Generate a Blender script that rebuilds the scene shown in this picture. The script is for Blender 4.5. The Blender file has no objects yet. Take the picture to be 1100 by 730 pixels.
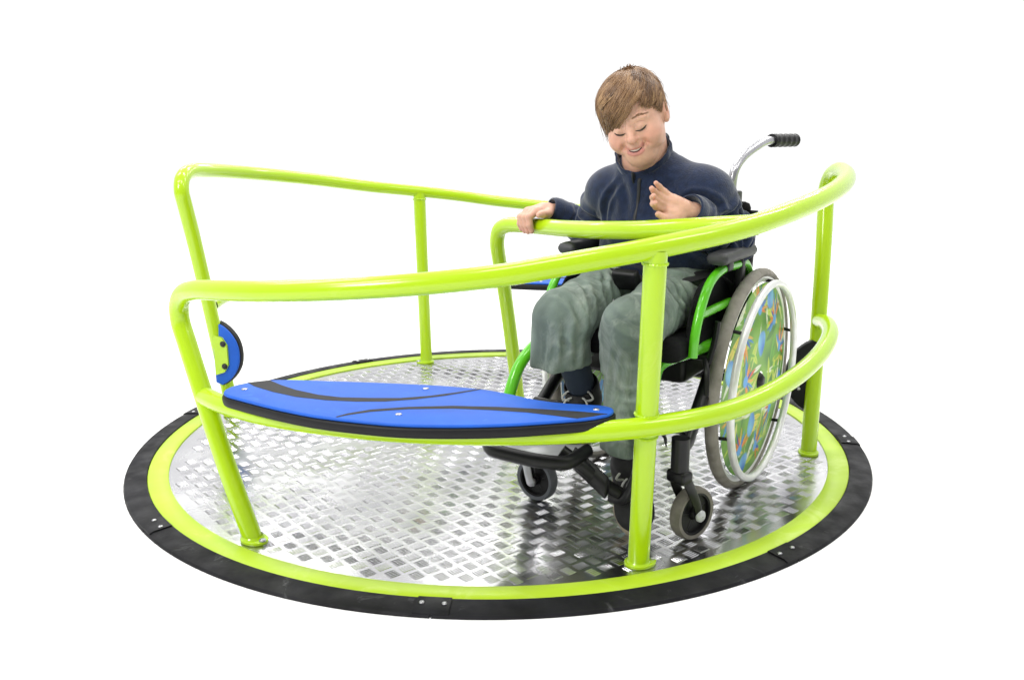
import bpy, math, random
import numpy as np
from mathutils import Vector, Matrix

random.seed(7)
rng = np.random.default_rng(7)
scn = bpy.context.scene
col = scn.collection
R_ = math.radians
TAU = 2 * math.pi


def V(*a):
    return np.array(a, float)


def unit(v):
    v = np.asarray(v, float)
    return v / (np.linalg.norm(v) + 1e-12)


# ---------------------------------------------------------------- materials
def mat(name, base=(.5, .5, .5), rough=.5, metal=0., noise=None, bump=None, spec=None, coat=0., sheen=0.,
        sss=0., attr=False, attr_mix=1.0, coords='Object', rough_noise=None):
    """noise=(scale, amount, detail): albedo variation; bump=(scale, strength, distance)"""
    m = bpy.data.materials.new(name)
    m.use_nodes = True
    nt = m.node_tree
    b = nt.nodes['Principled BSDF']
    b.inputs['Base Color'].default_value = (*base, 1)
    b.inputs['Roughness'].default_value = rough
    b.inputs['Metallic'].default_value = metal
    if spec is not None:
        b.inputs['Specular IOR Level'].default_value = spec
    if coat:
        b.inputs['Coat Weight'].default_value = coat
        b.inputs['Coat Roughness'].default_value = .08
    if sheen:
        b.inputs['Sheen Weight'].default_value = sheen
        b.inputs['Sheen Roughness'].default_value = .5
    if sss:
        b.inputs['Subsurface Weight'].default_value = sss
        b.inputs['Subsurface Radius'].default_value = (1, .35, .18)
        b.inputs['Subsurface Scale'].default_value = .008
    tc = nt.nodes.new('ShaderNodeTexCoord')
    src = None
    if attr:
        at = nt.nodes.new('ShaderNodeVertexColor')
        at.layer_name = 'Col'
        src = at.outputs['Color']
    if noise:
        n = nt.nodes.new('ShaderNodeTexNoise')
        n.inputs['Scale'].default_value = noise[0]
        n.inputs['Detail'].default_value = noise[2] if len(noise) > 2 else 4
        nt.links.new(tc.outputs[coords], n.inputs['Vector'])
        mr = nt.nodes.new('ShaderNodeMapRange')
        mr.inputs['From Min'].default_value = .3
        mr.inputs['From Max'].default_value = .7
        mr.inputs['To Min'].default_value = 1 - noise[1]
        mr.inputs['To Max'].default_value = 1 + noise[1]
        nt.links.new(n.outputs['Fac'], mr.inputs['Value'])
        mx = nt.nodes.new('ShaderNodeVectorMath')
        mx.operation = 'SCALE'
        if src is not None:
            nt.links.new(src, mx.inputs[0])
        else:
            mx.inputs[0].default_value = base
        nt.links.new(mr.outputs['Result'], mx.inputs['Scale'])
        src = mx.outputs['Vector']
    if src is not None:
        nt.links.new(src, b.inputs['Base Color'])
    if rough_noise:
        n = nt.nodes.new('ShaderNodeTexNoise')
        n.inputs['Scale'].default_value = rough_noise[0]
        n.inputs['Detail'].default_value = 5
        nt.links.new(tc.outputs[coords], n.inputs['Vector'])
        mr = nt.nodes.new('ShaderNodeMapRange')
        mr.inputs['From Min'].default_value = .3
        mr.inputs['From Max'].default_value = .7
        mr.inputs['To Min'].default_value = rough_noise[1]
        mr.inputs['To Max'].default_value = rough_noise[2]
        nt.links.new(n.outputs['Fac'], mr.inputs['Value'])
        nt.links.new(mr.outputs['Result'], b.inputs['Roughness'])
    if bump:
        n = nt.nodes.new('ShaderNodeTexNoise')
        n.inputs['Scale'].default_value = bump[0]
        n.inputs['Detail'].default_value = 5
        nt.links.new(tc.outputs[coords], n.inputs['Vector'])
        bp = nt.nodes.new('ShaderNodeBump')
        bp.inputs['Strength'].default_value = bump[1]
        bp.inputs['Distance'].default_value = bump[2]
        nt.links.new(n.outputs['Fac'], bp.inputs['Height'])
        nt.links.new(bp.outputs['Normal'], b.inputs['Normal'])
    return m


M = {}
M['lime'] = mat('lime_powder_coat', (.42, .65, .002), .22, noise=(3, .03), coat=.4)
M['lime_ring'] = mat('lime_ring_paint', (.43, .62, .02), .38, noise=(5, .10), rough_noise=(8, .3, .5), bump=(60, .05, .001))
M['deck'] = mat('aluminium_tread_plate', (.58, .58, .60), .25, 1.0, noise=(5, .12, 8), rough_noise=(7, .15, .32), bump=(14, .05, .003))
M['rubber'] = mat('black_rubber', (.008, .008, .010), .6, spec=.22, noise=(12, .6, 8), rough_noise=(18, .4, .75), bump=(150, .2, .001))
M['seat_black'] = mat('black_seat_core', (.006, .006, .007), .5, spec=.3, noise=(30, .2), bump=(200, .1, .001))
M['seat_blue'] = mat('blue_seat_plastic', (.008, .105, .57), .5, spec=.35, noise=(20, .07), bump=(420, .22, .001))
M['groove'] = mat('dark_grey_seat_core', (.016, .016, .019), .6, spec=.3, noise=(30, .2))
M['steel'] = mat('bright_steel', (.46, .46, .48), .3, 1.0, noise=(40, .1))
M['bolt_dark'] = mat('black_oxide_bolt', (.03, .03, .03), .4, .5)
M['black_metal'] = mat('black_frame_metal', (.006, .006, .007), .35, spec=.35, noise=(30, .2), bump=(200, .05, .001))
M['black_plastic'] = mat('black_plastic', (.007, .007, .008), .42, spec=.35, noise=(40, .2), bump=(150, .1, .001))
M['black_cloth'] = mat('black_upholstery', (.005, .005, .006), .85, spec=.2, noise=(60, .3), bump=(300, .3, .001))
M['pad'] = mat('armrest_pad_rubber', (.035, .036, .040), .5, noise=(40, .2), bump=(200, .1, .001))
M['green'] = mat('green_frame_paint', (.10, .50, .010), .22, coat=.4, noise=(20, .06))
M['tyre'] = mat('grey_brown_tyre', (.26, .24, .21), .75, noise=(35, .22), bump=(220, .4, .001))
M['tyre_small'] = mat('grey_caster_tyre', (.19, .175, .15), .65, noise=(35, .2))
M['tyre_cool'] = mat('cool_grey_caster_tyre', (.14, .15, .17), .6, noise=(35, .2))
M['alu'] = mat('anodised_aluminium', (.80, .80, .80), .36, .4, noise=(30, .08))
M['silver'] = mat('silver_paint', (.55, .56, .58), .35, .3, noise=(30, .1))
M['guard'] = mat('printed_spoke_guard', attr=True, rough=.4, spec=.3)
M['skin'] = mat('skin', attr=True, rough=.46, sss=.14, noise=(70, .09, 6), bump=(420, .25, .001))
M['hair'] = mat('brown_hair', attr=True, rough=.42, spec=.45)
M['brow'] = mat('brow_hair', (.24, .13, .07), .7)
M['lash'] = mat('dark_lash', (.03, .018, .012), .6)
M['lip'] = mat('lip', (.47, .17, .145), .4, sss=.1)
M['mouth'] = mat('dark_mouth', (.10, .022, .02), .5)
M['teeth'] = mat('tooth_enamel', (.60, .54, .47), .3)
M['jacket'] = mat('navy_fleece', (.0085, .0175, .050), .92, spec=.25, noise=(70, .3, 8), bump=(260, .6, .0022), sheen=.35)
M['zip'] = mat('black_zip', (.006, .007, .010), .5)
M['trousers'] = mat('grey_green_cotton', (.140, .180, .155), .9, spec=.25, noise=(11, .38, 8), bump=(330, .5, .0015), sheen=.1)
M['shoe'] = mat('black_canvas', (.012, .012, .014), .7, noise=(60, .3), bump=(300, .3, .001))
M['lace'] = mat('pale_lace', (.55, .55, .53), .8)
M['sole'] = mat('tan_rubber_sole', (.42, .36, .26), .7, noise=(30, .15))
M['sock'] = mat('dark_blue_sock', (.02, .032, .055), .9, bump=(300, .4, .001))
M['floor'] = mat('white_floor', (.93, .93, .93), .9, noise=(1.5, .004))
M['strap'] = mat('woven_black_strap', (.013, .013, .014), .7, bump=(400, .4, .001))


def scuff(m, colr, scale, lo, hi, stretch=(1, 1, 1)):
    """pale worn marks with a shape of their own mixed over the base colour"""
    nt = m.node_tree
    b = nt.nodes['Principled BSDF']
    old = b.inputs['Base Color'].links[0].from_socket if b.inputs['Base Color'].links else None
    tc = nt.nodes.new('ShaderNodeTexCoord')
    mp = nt.nodes.new('ShaderNodeMapping')
    mp.inputs['Scale'].default_value = stretch
    n = nt.nodes.new('ShaderNodeTexNoise')
    n.inputs['Scale'].default_value = scale
    n.inputs['Detail'].default_value = 9
    n.inputs['Roughness'].default_value = .68
    n.inputs['Distortion'].default_value = 1.2
    mr = nt.nodes.new('ShaderNodeMapRange')
    mr.inputs['From Min'].default_value = lo
    mr.inputs['From Max'].default_value = hi
    mx = nt.nodes.new('ShaderNodeMix')
    mx.data_type = 'RGBA'
    nt.links.new(tc.outputs['Object'], mp.inputs['Vector'])
    nt.links.new(mp.outputs['Vector'], n.inputs['Vector'])
    nt.links.new(n.outputs['Fac'], mr.inputs['Value'])
    nt.links.new(mr.outputs['Result'], mx.inputs['Factor'])
    if old:
        nt.links.new(old, mx.inputs['A'])
    else:
        mx.inputs['A'].default_value = b.inputs['Base Color'].default_value
    mx.inputs['B'].default_value = (*colr, 1)
    nt.links.new(mx.outputs['Result'], b.inputs['Base Color'])


scuff(M['rubber'], (.11, .11, .115), 9, .60, .80)
scuff(M['seat_blue'], (.05, .20, .62), 14, .60, .85)
scuff(M['trousers'], (.33, .37, .33), 13, .48, .74, (1, 1, .55))
scuff(M['lime_ring'], (.62, .74, .22), 6, .55, .85)
scuff(M['lime'], (.52, .68, .06), 5, .60, .9)
scuff(M['tyre'], (.33, .31, .28), 20, .55, .8)
# ---------------------------------------------------------------- mesh helpers
def link(name, verts, faces, m, parent=None, root=(0, 0, 0), smooth=True, cols=None, sharp=None):
    me = bpy.data.meshes.new(name)
    v = np.asarray(verts, float) - np.asarray(root, float)
    me.from_pydata(v.tolist(), [], [list(map(int, f)) for f in faces])
    me.materials.append(m)
    if smooth:
        me.polygons.foreach_set('use_smooth', [True] * len(me.polygons))
    if cols is not None:
        ca = me.color_attributes.new('Col', 'FLOAT_COLOR', 'POINT')
        c = np.ones((len(v), 4), np.float32)
        c[:, :3] = cols
        ca.data.foreach_set('color', c.ravel())
    me.update()
    if sharp:
        me.set_sharp_from_angle(angle=R_(sharp))
    o = bpy.data.objects.new(name, me)
    col.objects.link(o)
    if parent is not None:
        o.parent = parent
    return o


def empty(name, loc):
    o = bpy.data.objects.new(name, None)
    o.empty_display_size = .1
    o.location = loc
    col.objects.link(o)
    return o


def tag(o, label=None, cat=None, group=None, kind=None):
    for k, v in (('label', label), ('category', cat), ('group', group), ('kind', kind)):
        if v:
            o[k] = v
    return o


def catmull(P, n=8, closed=False):
    P = np.asarray(P, float)
    m = len(P)
    out = []
    rngi = range(m if closed else m - 1)
    for i in rngi:
        if closed:
            p0, p1, p2, p3 = P[(i - 1) % m], P[i], P[(i + 1) % m], P[(i + 2) % m]
        else:
            p1, p2 = P[i], P[i + 1]
            p0 = P[i - 1] if i else 2 * p1 - p2
            p3 = P[i + 2] if i + 2 < m else 2 * p2 - p1
        # centripetal
        t0 = 0
        t1 = t0 + max(np.linalg.norm(p1 - p0), 1e-9) ** .5
        t2 = t1 + max(np.linalg.norm(p2 - p1), 1e-9) ** .5
        t3 = t2 + max(np.linalg.norm(p3 - p2), 1e-9) ** .5
        for t in np.linspace(t1, t2, n, endpoint=False):
            a1 = (t1 - t) / (t1 - t0) * p0 + (t - t0) / (t1 - t0) * p1
            a2 = (t2 - t) / (t2 - t1) * p1 + (t - t1) / (t2 - t1) * p2
            a3 = (t3 - t) / (t3 - t2) * p2 + (t - t2) / (t3 - t2) * p3
            b1 = (t2 - t) / (t2 - t0) * a1 + (t - t0) / (t2 - t0) * a2
            b2 = (t3 - t) / (t3 - t1) * a2 + (t - t1) / (t3 - t1) * a3
            out.append((t2 - t) / (t2 - t1) * b1 + (t - t1) / (t2 - t1) * b2)
    if not closed:
        out.append(P[-1])
    return np.array(out)


class MB:
    def __init__(self):
        self.v = []
        self.f = []
        self.c = []
        self.n = 0

    def add(self, v, f, c=None):
        v = np.asarray(v, float)
        self.v.append(v)
        self.f += [tuple(i + self.n for i in q) for q in f]
        if c is not None:
            c = np.asarray(c, float)
            self.c.append(np.broadcast_to(c, (len(v), 3)) if c.ndim == 1 else c)
        self.n += len(v)
        return self

    def tube(self, P, r, sides=14, cap=True, c=None, closed=False, flat=None):
        """flat=(up vector, ratio): elliptical section"""
        P = np.asarray(P, float)
        n = len(P)
        r = np.broadcast_to(np.asarray(r, float), (n,))
        T = np.zeros_like(P)
        for i in range(n):
            a = P[(i - 1) % n] if (closed or i) else P[i]
            b = P[(i + 1) % n] if (closed or i < n - 1) else P[i]
            T[i] = unit(b - a)
        if flat is not None:
            up = unit(flat[0])
            U = np.array([unit(up - t * (up @ t)) for t in T])
        else:
            u = np.cross(T[0], [0, 0, 1])
            if np.linalg.norm(u) < .1:
                u = np.cross(T[0], [1, 0, 0])
            u = unit(u)
            U = [u]
            for i in range(1, n):
                u = unit(u - T[i] * (u @ T[i]))
                U.append(u)
            U = np.array(U)
        W = np.cross(T, U)
        ang = np.arange(sides) / sides * TAU
        ru = r * (flat[1] if flat is not None else 1)
        v = P[:, None] + (np.cos(ang)[None, :, None] * U[:, None] * ru[:, None, None]
                          + np.sin(ang)[None, :, None] * W[:, None] * r[:, None, None])
        v = v.reshape(-1, 3)
        f = []
        for i in range(n if closed else n - 1):
            i2 = (i + 1) % n
            for k in range(sides):
                k2 = (k + 1) % sides
                f.append((i * sides + k, i * sides + k2, i2 * sides + k2, i2 * sides + k))
        if cap and not closed:
            f.append(tuple(range(sides - 1, -1, -1)))
            f.append(tuple((n - 1) * sides + k for k in range(sides)))
        return self.add(v, f, c)

    def box(self, c, ax, half, bev=0.0):
        """oriented box: ax = 3 unit axes, half sizes, chamfered edges"""
        c = np.asarray(c, float)
        ax = np.asarray(ax, float)
        if bev <= 0:
            s = np.array([(x, y, z) for x in (-1, 1) for y in (-1, 1) for z in (-1, 1)], float)
            v = c + (s * half) @ ax
            return self.add(v, [(0, 1, 3, 2), (4, 6, 7, 5), (0, 4, 5, 1), (2, 3, 7, 6), (0, 2, 6, 4), (1, 5, 7, 3)])
        # rounded outline prism along axis 2 with top/bottom inset
        hx, hy, hz = half
        o = []
        for cx, cy, a0 in ((hx - bev, hy - bev, 0), (-hx + bev, hy - bev, 90), (-hx + bev, -hy + bev, 180), (hx - bev, -hy + bev, 270)):
            for k in range(5):
                a = R_(a0 + k * 22.5)
                o.append((cx + bev * math.cos(a), cy + bev * math.sin(a)))
        o = np.array(o)
        rings = []
        for z, ins in ((-hz, bev), (-hz + bev * .3, bev * .3), (-hz + bev, 0), (hz - bev, 0), (hz - bev * .3, bev * .3), (hz, bev)):
            sc = np.array([(hx - ins) / hx, (hy - ins) / hy])
            q = o * sc
            rings.append(np.concatenate([q, np.full((len(q), 1), z)], 1))
        n = len(o)
        v = np.concatenate(rings) @ ax + c
        f = []
        for i in range(5):
            for k in range(n):
                k2 = (k + 1) % n
                f.append((i * n + k, i * n + k2, (i + 1) * n + k2, (i + 1) * n + k))
        f.append(tuple(range(n - 1, -1, -1)))
        f.append(tuple(5 * n + k for k in range(n)))
        return self.add(v, f)

    def prism(self, outline, fr, h0, h1, bev=0.0):
        """outline in 2D (n,2) ccw; fr=(origin, ax, ay, az); from h0 to h1 along az; bevel at both ends"""
        o = np.asarray(outline, float)
        n = len(o)
        nx = np.roll(o, -1, 0) - np.roll(o, 1, 0)
        nor = np.stack([nx[:, 1], -nx[:, 0]], 1)
        nor /= np.linalg.norm(nor, axis=1)[:, None] + 1e-9
        lev = [(h0, bev), (h0 + bev * .35, bev * .35), (h0 + bev, 0), (h1 - bev, 0), (h1 - bev * .35, bev * .35), (h1, bev)] if bev else [(h0, 0), (h1, 0)]
        rings = [np.concatenate([o - nor * ins, np.full((n, 1), z)], 1) for z, ins in lev]
        org, ax, ay, az = [np.asarray(a, float) for a in fr]
        q = np.concatenate(rings)
        v = org + q[:, :1] * ax + q[:, 1:2] * ay + q[:, 2:] * az
        f = []
        L = len(lev)
        for i in range(L - 1):
            for k in range(n):
                k2 = (k + 1) % n
                f.append((i * n + k, i * n + k2, (i + 1) * n + k2, (i + 1) * n + k))
        f.append(tuple(range(n - 1, -1, -1)))
        f.append(tuple((L - 1) * n + k for k in range(n)))
        return self.add(v, f)

    def lathe(self, prof, fr, seg=48, closed_prof=False, c=None):
        """prof: (radius, height) list; fr=(origin, ax, ay, az)"""
        org, ax, ay, az = [np.asarray(a, float) for a in fr]
        p = np.asarray(prof, float)
        a = np.arange(seg) / seg * TAU
        v = (org + p[:, None, 0, None] * (np.cos(a)[None, :, None] * ax + np.sin(a)[None, :, None] * ay)
             + p[:, None, 1, None] * az).reshape(-1, 3)
        f = []
        n = len(p)
        for i in range(n if closed_prof else n - 1):
            i2 = (i + 1) % n
            for k in range(seg):
                k2 = (k + 1) % seg
                f.append((i * seg + k, i * seg + k2, i2 * seg + k2, i2 * seg + k))
        return self.add(v, f, c)

    def dome(self, p, n, r, h=.4, seg=12):
        fr = frame(p, n)
        prof = [(r, 0), (r, r * h * .4), (r * .85, r * h * .75), (r * .5, r * h), (1e-4, r * h * 1.05)]
        return self.lathe(prof, fr, seg)

    def build(self, name, m, parent=None, root=(0, 0, 0), smooth=True, sharp=40):
        return link(name, np.concatenate(self.v), self.f, m, parent, root, smooth,
                    np.concatenate(self.c) if self.c else None, sharp)


def frame(p, n):
    n = unit(n)
    u = np.cross(n, [0, 0, 1])
    if np.linalg.norm(u) < .05:
        u = np.cross(n, [1, 0, 0])
    u = unit(u)
    return (np.asarray(p, float), u, np.cross(n, u), n)


ZUP = (V(0, 0, 0), V(1, 0, 0), V(0, 1, 0), V(0, 0, 1))
ORG = V(0, 0, 0)


def cyl(az, r, z):
    a = R_(az)
    return V(r * math.cos(a), r * math.sin(a), z)


def rot2(P, deg):
    c, s = math.cos(R_(deg)), math.sin(R_(deg))
    P = np.asarray(P, float)
    return np.stack([P[..., 0] * c - P[..., 1] * s, P[..., 0] * s + P[..., 1] * c, P[..., 2]], -1)


# ================================================================ floor
mb = MB()
rr = [0.0, .5, 1.2, 3, 6.0]
mb.lathe([(max(r, 1e-3), -.0045) for r in rr], ZUP, 96)
tag(mb.build('floor', M['floor']), kind='structure')

# ================================================================ roundabout
rb = tag(empty('roundabout', (0, 0, -.0045)),
         'wheelchair roundabout with lime green rails, tread plate deck and black rubber edge', 'roundabout')
RO = (0, 0, -.0045)

# --- deck: tread plate with raised five-bar clusters
mb = MB()
mb.lathe([(.893, -.012), (.893, 0), (.7, 0), (.4, 0), (1e-3, 0)], ZUP, 128)
cell = .0345
JP = V(-.5, -.12)
JT = unit(V(1.0, .19))
JN = V(-JT[1], JT[0])
gang = R_(38)
cg, sg = math.cos(gang), math.sin(gang)
vs, fs = [], []
nb = 0
N = int(.95 / cell) + 1
for i in range(-N, N + 1):
    for j in range(-N, N + 1):
        x0, y0 = (i + .5) * cell, (j + .5) * cell
        X0, Y0 = cg * x0 - sg * y0, sg * x0 + cg * y0
        if X0 * X0 + Y0 * Y0 > .868 ** 2:
            continue
        o = (i + j) % 2
        jd = (X0 - JP[0]) * JN[0] + (Y0 - JP[1]) * JN[1]
        if jd > 0:
            X0, Y0 = X0 + JT[0] * cell * .55, Y0 + JT[1] * cell * .55
        if abs(jd) < .013:
            continue
        da = gang + (math.pi / 2 if o else 0)
        ux, uy = math.cos(da), math.sin(da)
        for k in range(5):
            q = (k - 2) * .0058
            cx, cy = X0 - uy * q, Y0 + ux * q
            hl, hw, hh = .0130, .0021, .0010
            pts = [(-hl, 0, 0), (-hl * .6, -hw, 0), (hl * .6, -hw, 0), (hl, 0, 0), (hl * .6, hw, 0), (-hl * .6, hw, 0),
                   (-hl * .7, -hw * .35, hh), (hl * .7, -hw * .35, hh), (hl * .7, hw * .35, hh), (-hl * .7, hw * .35, hh)]
            for (a, b, c) in pts:
                vs.append((cx + ux * a - uy * b, cy + uy * a + ux * b, c + .0002))
            fs += [tuple(n + nb for n in q_) for q_ in ((6, 7, 8, 9), (1, 2, 7, 6), (2, 3, 8, 7), (3, 4, 8), (4, 5, 9, 8), (5, 0, 6, 9), (0, 1, 6))]
            nb += 10
mb.add(vs, fs)
mb.build('deck_plate', M['deck'], rb, RO, sharp=15)

# --- painted steel ring
mb = MB()
mb.lathe([(.8935, -.012), (.8935, .003), (.896, .005), (.941, .005), (.9435, .003), (.9435, -.014)], ZUP, 160)
mb.build('painted_ring', M['lime_ring'], rb, RO, sharp=50)

# --- black rubber edge in segments with bolted connector plates
seams = [-140.5, -96.5, -52.3, -6.0, 39.5, 81.5, 123.0, 167.5]


def arc_strip(a0, a1, prof, n):
    vs, fs = [], []
    for i in range(n + 1):
        a = a0 + (a1 - a0) * i / n
        for r, z in prof:
            vs.append(cyl(a, r, z))
    m_ = len(prof)
    for i in range(n):
        for k in range(m_):
            k2 = (k + 1) % m_
            fs.append((i * m_ + k, (i + 1) * m_ + k, (i + 1) * m_ + k2, i * m_ + k2))
    fs.append(tuple(range(m_)))
    fs.append(tuple(n * m_ + k for k in range(m_ - 1, -1, -1)))
    return vs, fs


for i, a in enumerate(seams):
    b = seams[(i + 1) % 8]
    if b < a:
        b += 360
    mb = MB()
    mb.add(*arc_strip(a + .12, b - .12, [(.9445, -.0044), (.9445, .0055), (.947, .0068), (.988, .0048), (.996, .002), (.999, -.0022), (.999, -.0044)], 24))
    seg = mb.build('rubber_edge', M['rubber'], rb, RO, sharp=25)
    mb = MB()
    mb.add(*arc_strip(a - 1.9, a + 1.9, [(.9465, .006), (.9465, .0092), (.949, .0100), (.988, .0080), (.9965, .0045), (.9965, .0)], 6))
    cp = mb.build('connector_plate', M['rubber'], seg, RO, sharp=25)
    for da in (-1.25, 1.25):
        bb = MB().dome(cyl(a + da, .968, .0088), (0, 0, 1), .0052, .5)
        bb.build('rivet', M['steel'], seg, RO)

PR = .0205


def hoop(az0, first):
    """one hand rail unit turned by az0 about the centre"""
    def P(*pts):
        return rot2(np.array([cyl(a, r, z) for a, r, z in pts]), az0)
    path = catmull(P((-127, .857, .0), (-131.6, .862, .15), (-136, .868, .30), (-139.3, .874, .41), (-140.3, .877, .448),
                     (-140.0, .879, .484), (-137.8, .881, .514), (-133.6, .883, .532), (-127, .885, .5425), (-119, .886, .552), (-108.5, .886, .566),
                     (-98, .886, .581), (-88.6, .886, .597), (-80, .886, .617), (-70.3, .886, .637), (-58, .886, .661), (-47, .886, .687),
                     (-36, .885, .709), (-25, .884, .727), (-15, .883, .739), (-8, .881, .740), (-4.6, .878, .722), (-3.4, .875, .69), (-4.0, .873, .65),
                     (-5.6, .869, .56), (-8.5, .861, .36), (-13, .849, 0)), 7)
    rail = MB().tube(path, PR, 20, cap=False).build('handrail', M['lime'], rb, RO)
    if True:
        low = catmull(P((-135.9, .868, .297), (-130, .872, .297), (-121, .866, .294), (-110, .855, .292), (-100, .851, .291), (-90, .855, .292), (-81, .868, .295), (-70.5, .884, .299), (-58, .886, .305), (-46, .884, .327),
                        (-34, .88, .350), (-24, .876, .364), (-15, .868, .362), (-9.6, .862, .352)), 7)
        MB().tube(low, PR * .98, 20, cap=False).build('lower_rail', M['lime'], rb, RO)
    pp = P((-70.4, .853, 0), (-70.4, .886, .632))
    MB().tube(np.linspace(pp[0], pp[1], 6), PR * 1.06, 20, cap=False).build('post', M['lime'], rb, RO)
    for (q0, dr_) in ((pp[0] + (pp[1] - pp[0]) * .962, pp[1] - pp[0]), (pp[0] + (pp[1] - pp[0]) * .505, pp[1] - pp[0]), (pp[0] + (pp[1] - pp[0]) * .435, pp[1] - pp[0])):
        fr_w = frame(q0, dr_)
        vs_ = catmull([q0 + (fr_w[1] * math.cos(t) + fr_w[2] * math.sin(t)) * PR * 1.07 for t in np.arange(24) / 24 * TAU], 3, True)
        MB().tube(vs_, [.0026 + .0007 * math.sin(i * 1.9) for i in range(len(vs_))], 7, closed=True).build('weld_bead', M['lime'], rb, RO)
    # foot flanges with bolts
    for a, r in ((-127, .857), (-70.4, .853), (-13, .849)):
        c = P((a, r, 0))[0]
        rad = unit(V(c[0], c[1], 0))
        tan = V(-rad[1], rad[0], 0)
        ol = [(.029 * math.cos(t) * (1.0 if math.cos(t) < 0 else 1.3), .0265 * math.sin(t)) for t in np.arange(20) / 20 * TAU]
        f = MB().prism(ol, (c, tan, rad, V(0, 0, 1)), .0005, .008, .0015).lathe([(.0245, .007), (.0230, .010), (.0205, .013)], (c, tan, rad, V(0, 0, 1)), 20)
        f = f.build('foot_flange', M['lime'], rb, RO)
        MB().dome(c + tan * .0305 + V(0, 0, .008), (0, 0, 1), .0075, .6).build('bolt', M['steel'], f, RO)
    # seat board on the lower rail
    ol = np.array([(-.557, -.684), (-.559, -.66), (-.545, -.628), (-.517, -.604), (-.484, -.591), (-.443, -.589), (-.361, -.600), (-.264, -.614), (-.183, -.628),
                   (-.119, -.641), (-.056, -.659), (-.003, -.682), (.040, -.712), (.082, -.745), (.128, -.768), (.18, -.781), (.216, -.791), (.232, -.81),
                   (.227, -.84), (.187, -.868), (.104, -.889), (.023, -.903), (-.071, -.907), (-.166, -.899), (-.25, -.876), (-.34, -.841), (-.43, -.788), (-.513, -.729), (-.546, -.703)])
    sm = catmull(np.concatenate([ol, np.zeros((len(ol), 1))], 1), 4, closed=True)[:, :2]
    area = np.sum(sm[:, 0] * np.roll(sm[:, 1], -1) - sm[:, 1] * np.roll(sm[:, 0], -1))
    if area < 0:
        sm = sm[::-1]
    c, s = math.cos(R_(az0)), math.sin(R_(az0))
    fr = (ORG, V(c, s, 0), V(-s, c, 0), V(0, 0, 1))
    seat = MB().prism(sm, fr, .3015, .3215, .004).build('seat', M['seat_black'], rb, RO, sharp=50)
    cen = sm.mean(0)
    nx = np.roll(sm, -1, 0) - np.roll(sm, 1, 0)
    nor = np.stack([nx[:, 1], -nx[:, 0]], 1)
    nor /= np.linalg.norm(nor, axis=1)[:, None]
    MB().prism(sm - nor * .004, fr, .3215, .3285, .0025).build('seat_panel', M['seat_blue'], seat, RO, sharp=50)
    g1u = [(-.482, -.597), (-.448, -.635), (-.408, -.672), (-.354, -.708), (-.306, -.727), (-.245, -.733), (-.186, -.735), (-.128, -.721), (-.077, -.699), (-.030, -.674)]
    g1l = [(-.524, -.615), (-.5, -.645), (-.45, -.687), (-.396, -.722), (-.332, -.746), (-.271, -.757), (-.213, -.758), (-.155, -.745), (-.098, -.722), (-.04, -.687), (-.026, -.6765)]
    g2u = [(-.292, -.851), (-.272, -.831), (-.233, -.809), (-.164, -.794), (-.079, -.789), (.008, -.798), (.093, -.814), (.162, -.83), (.214, -.846)]
    g2l = [(-.288, -.855), (-.27, -.842), (-.231, -.823), (-.162, -.808), (-.077, -.806), (-.006, -.817), (.064, -.834), (.119, -.856), (.155, -.872), (.185, -.861)]
    for u_, l_ in ((g1u, g1l), (g2u, g2l)):
        pl = np.array(u_ + l_[::-1])
        if np.sum(pl[:, 0] * np.roll(pl[:, 1], -1) - pl[:, 1] * np.roll(pl[:, 0], -1)) < 0:
            pl = pl[::-1]
        MB().prism(pl, fr, .327, .3289, 0).build('groove', M['groove'], seat, RO, smooth=False)
    for bx, by in ((-.516, -.665), (-.141, -.67), (-.176, -.84), (.196, -.819)):
        q = fr[0] + bx * fr[1] + by * fr[2] + V(0, 0, .3284)
        MB().dome(q, (0, 0, 1), .0065, .35).build('bolt', M['steel'], seat, RO)
    # upright D shaped pad on the end post, blue one side and black the other
    zc = .205
    pc = P((-10.3, .856, zc))[0]
    rad = unit(V(pc[0], pc[1], 0))
    tan = V(-rad[1], rad[0], 0)
    t = np.linspace(-1, 1, 25)
    dol = [(-.012 - .064 * (1 - abs(k) ** 2.2) ** .8, .098 * k) for k in t]
    dol = [(.008, -.09), ] + [(x, y) for x, y in dol] + [(.008, .09)]
    dol = np.array(dol)
    if np.sum(dol[:, 0] * np.roll(dol[:, 1], -1) - dol[:, 1] * np.roll(dol[:, 0], -1)) < 0:
        dol = dol[::-1]
    fr2 = (pc + tan * .012, rad, V(0, 0, 1), -tan)   # prism axis points along -tan
    pd = MB().prism(dol, fr2, -.001, .022, .003).build('side_pad', M['seat_black'], rb, RO, sharp=50)
    MB().prism(dol * .965 + V(-.001, 0), fr2, -.009, -.001, .002).build('pad_face', M['seat_blue'], pd, RO, sharp=50)
    bol = np.array([(.0, -.062), (.0, .062), (-.026, .052), (-.040, .03), (-.040, -.03), (-.026, -.052)])[::-1]
    br = MB().prism(bol, fr2, -.016, -.009, .001).build('bracket', M['lime'], pd, RO, sharp=40)
    for zz in (-.034, .034):
        MB().dome(fr2[0] - rad * .030 + V(0, 0, zz) + tan * .016, tan, .009, .6).build('bolt', M['bolt_dark'], pd, RO)
        MB().dome(fr2[0] - rad * .040 + V(0, 0, zz) - tan * .022, -tan, .005, .5).build('bolt', M['steel'], pd, RO)


hoop(0, True)
hoop(180, False)

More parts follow.
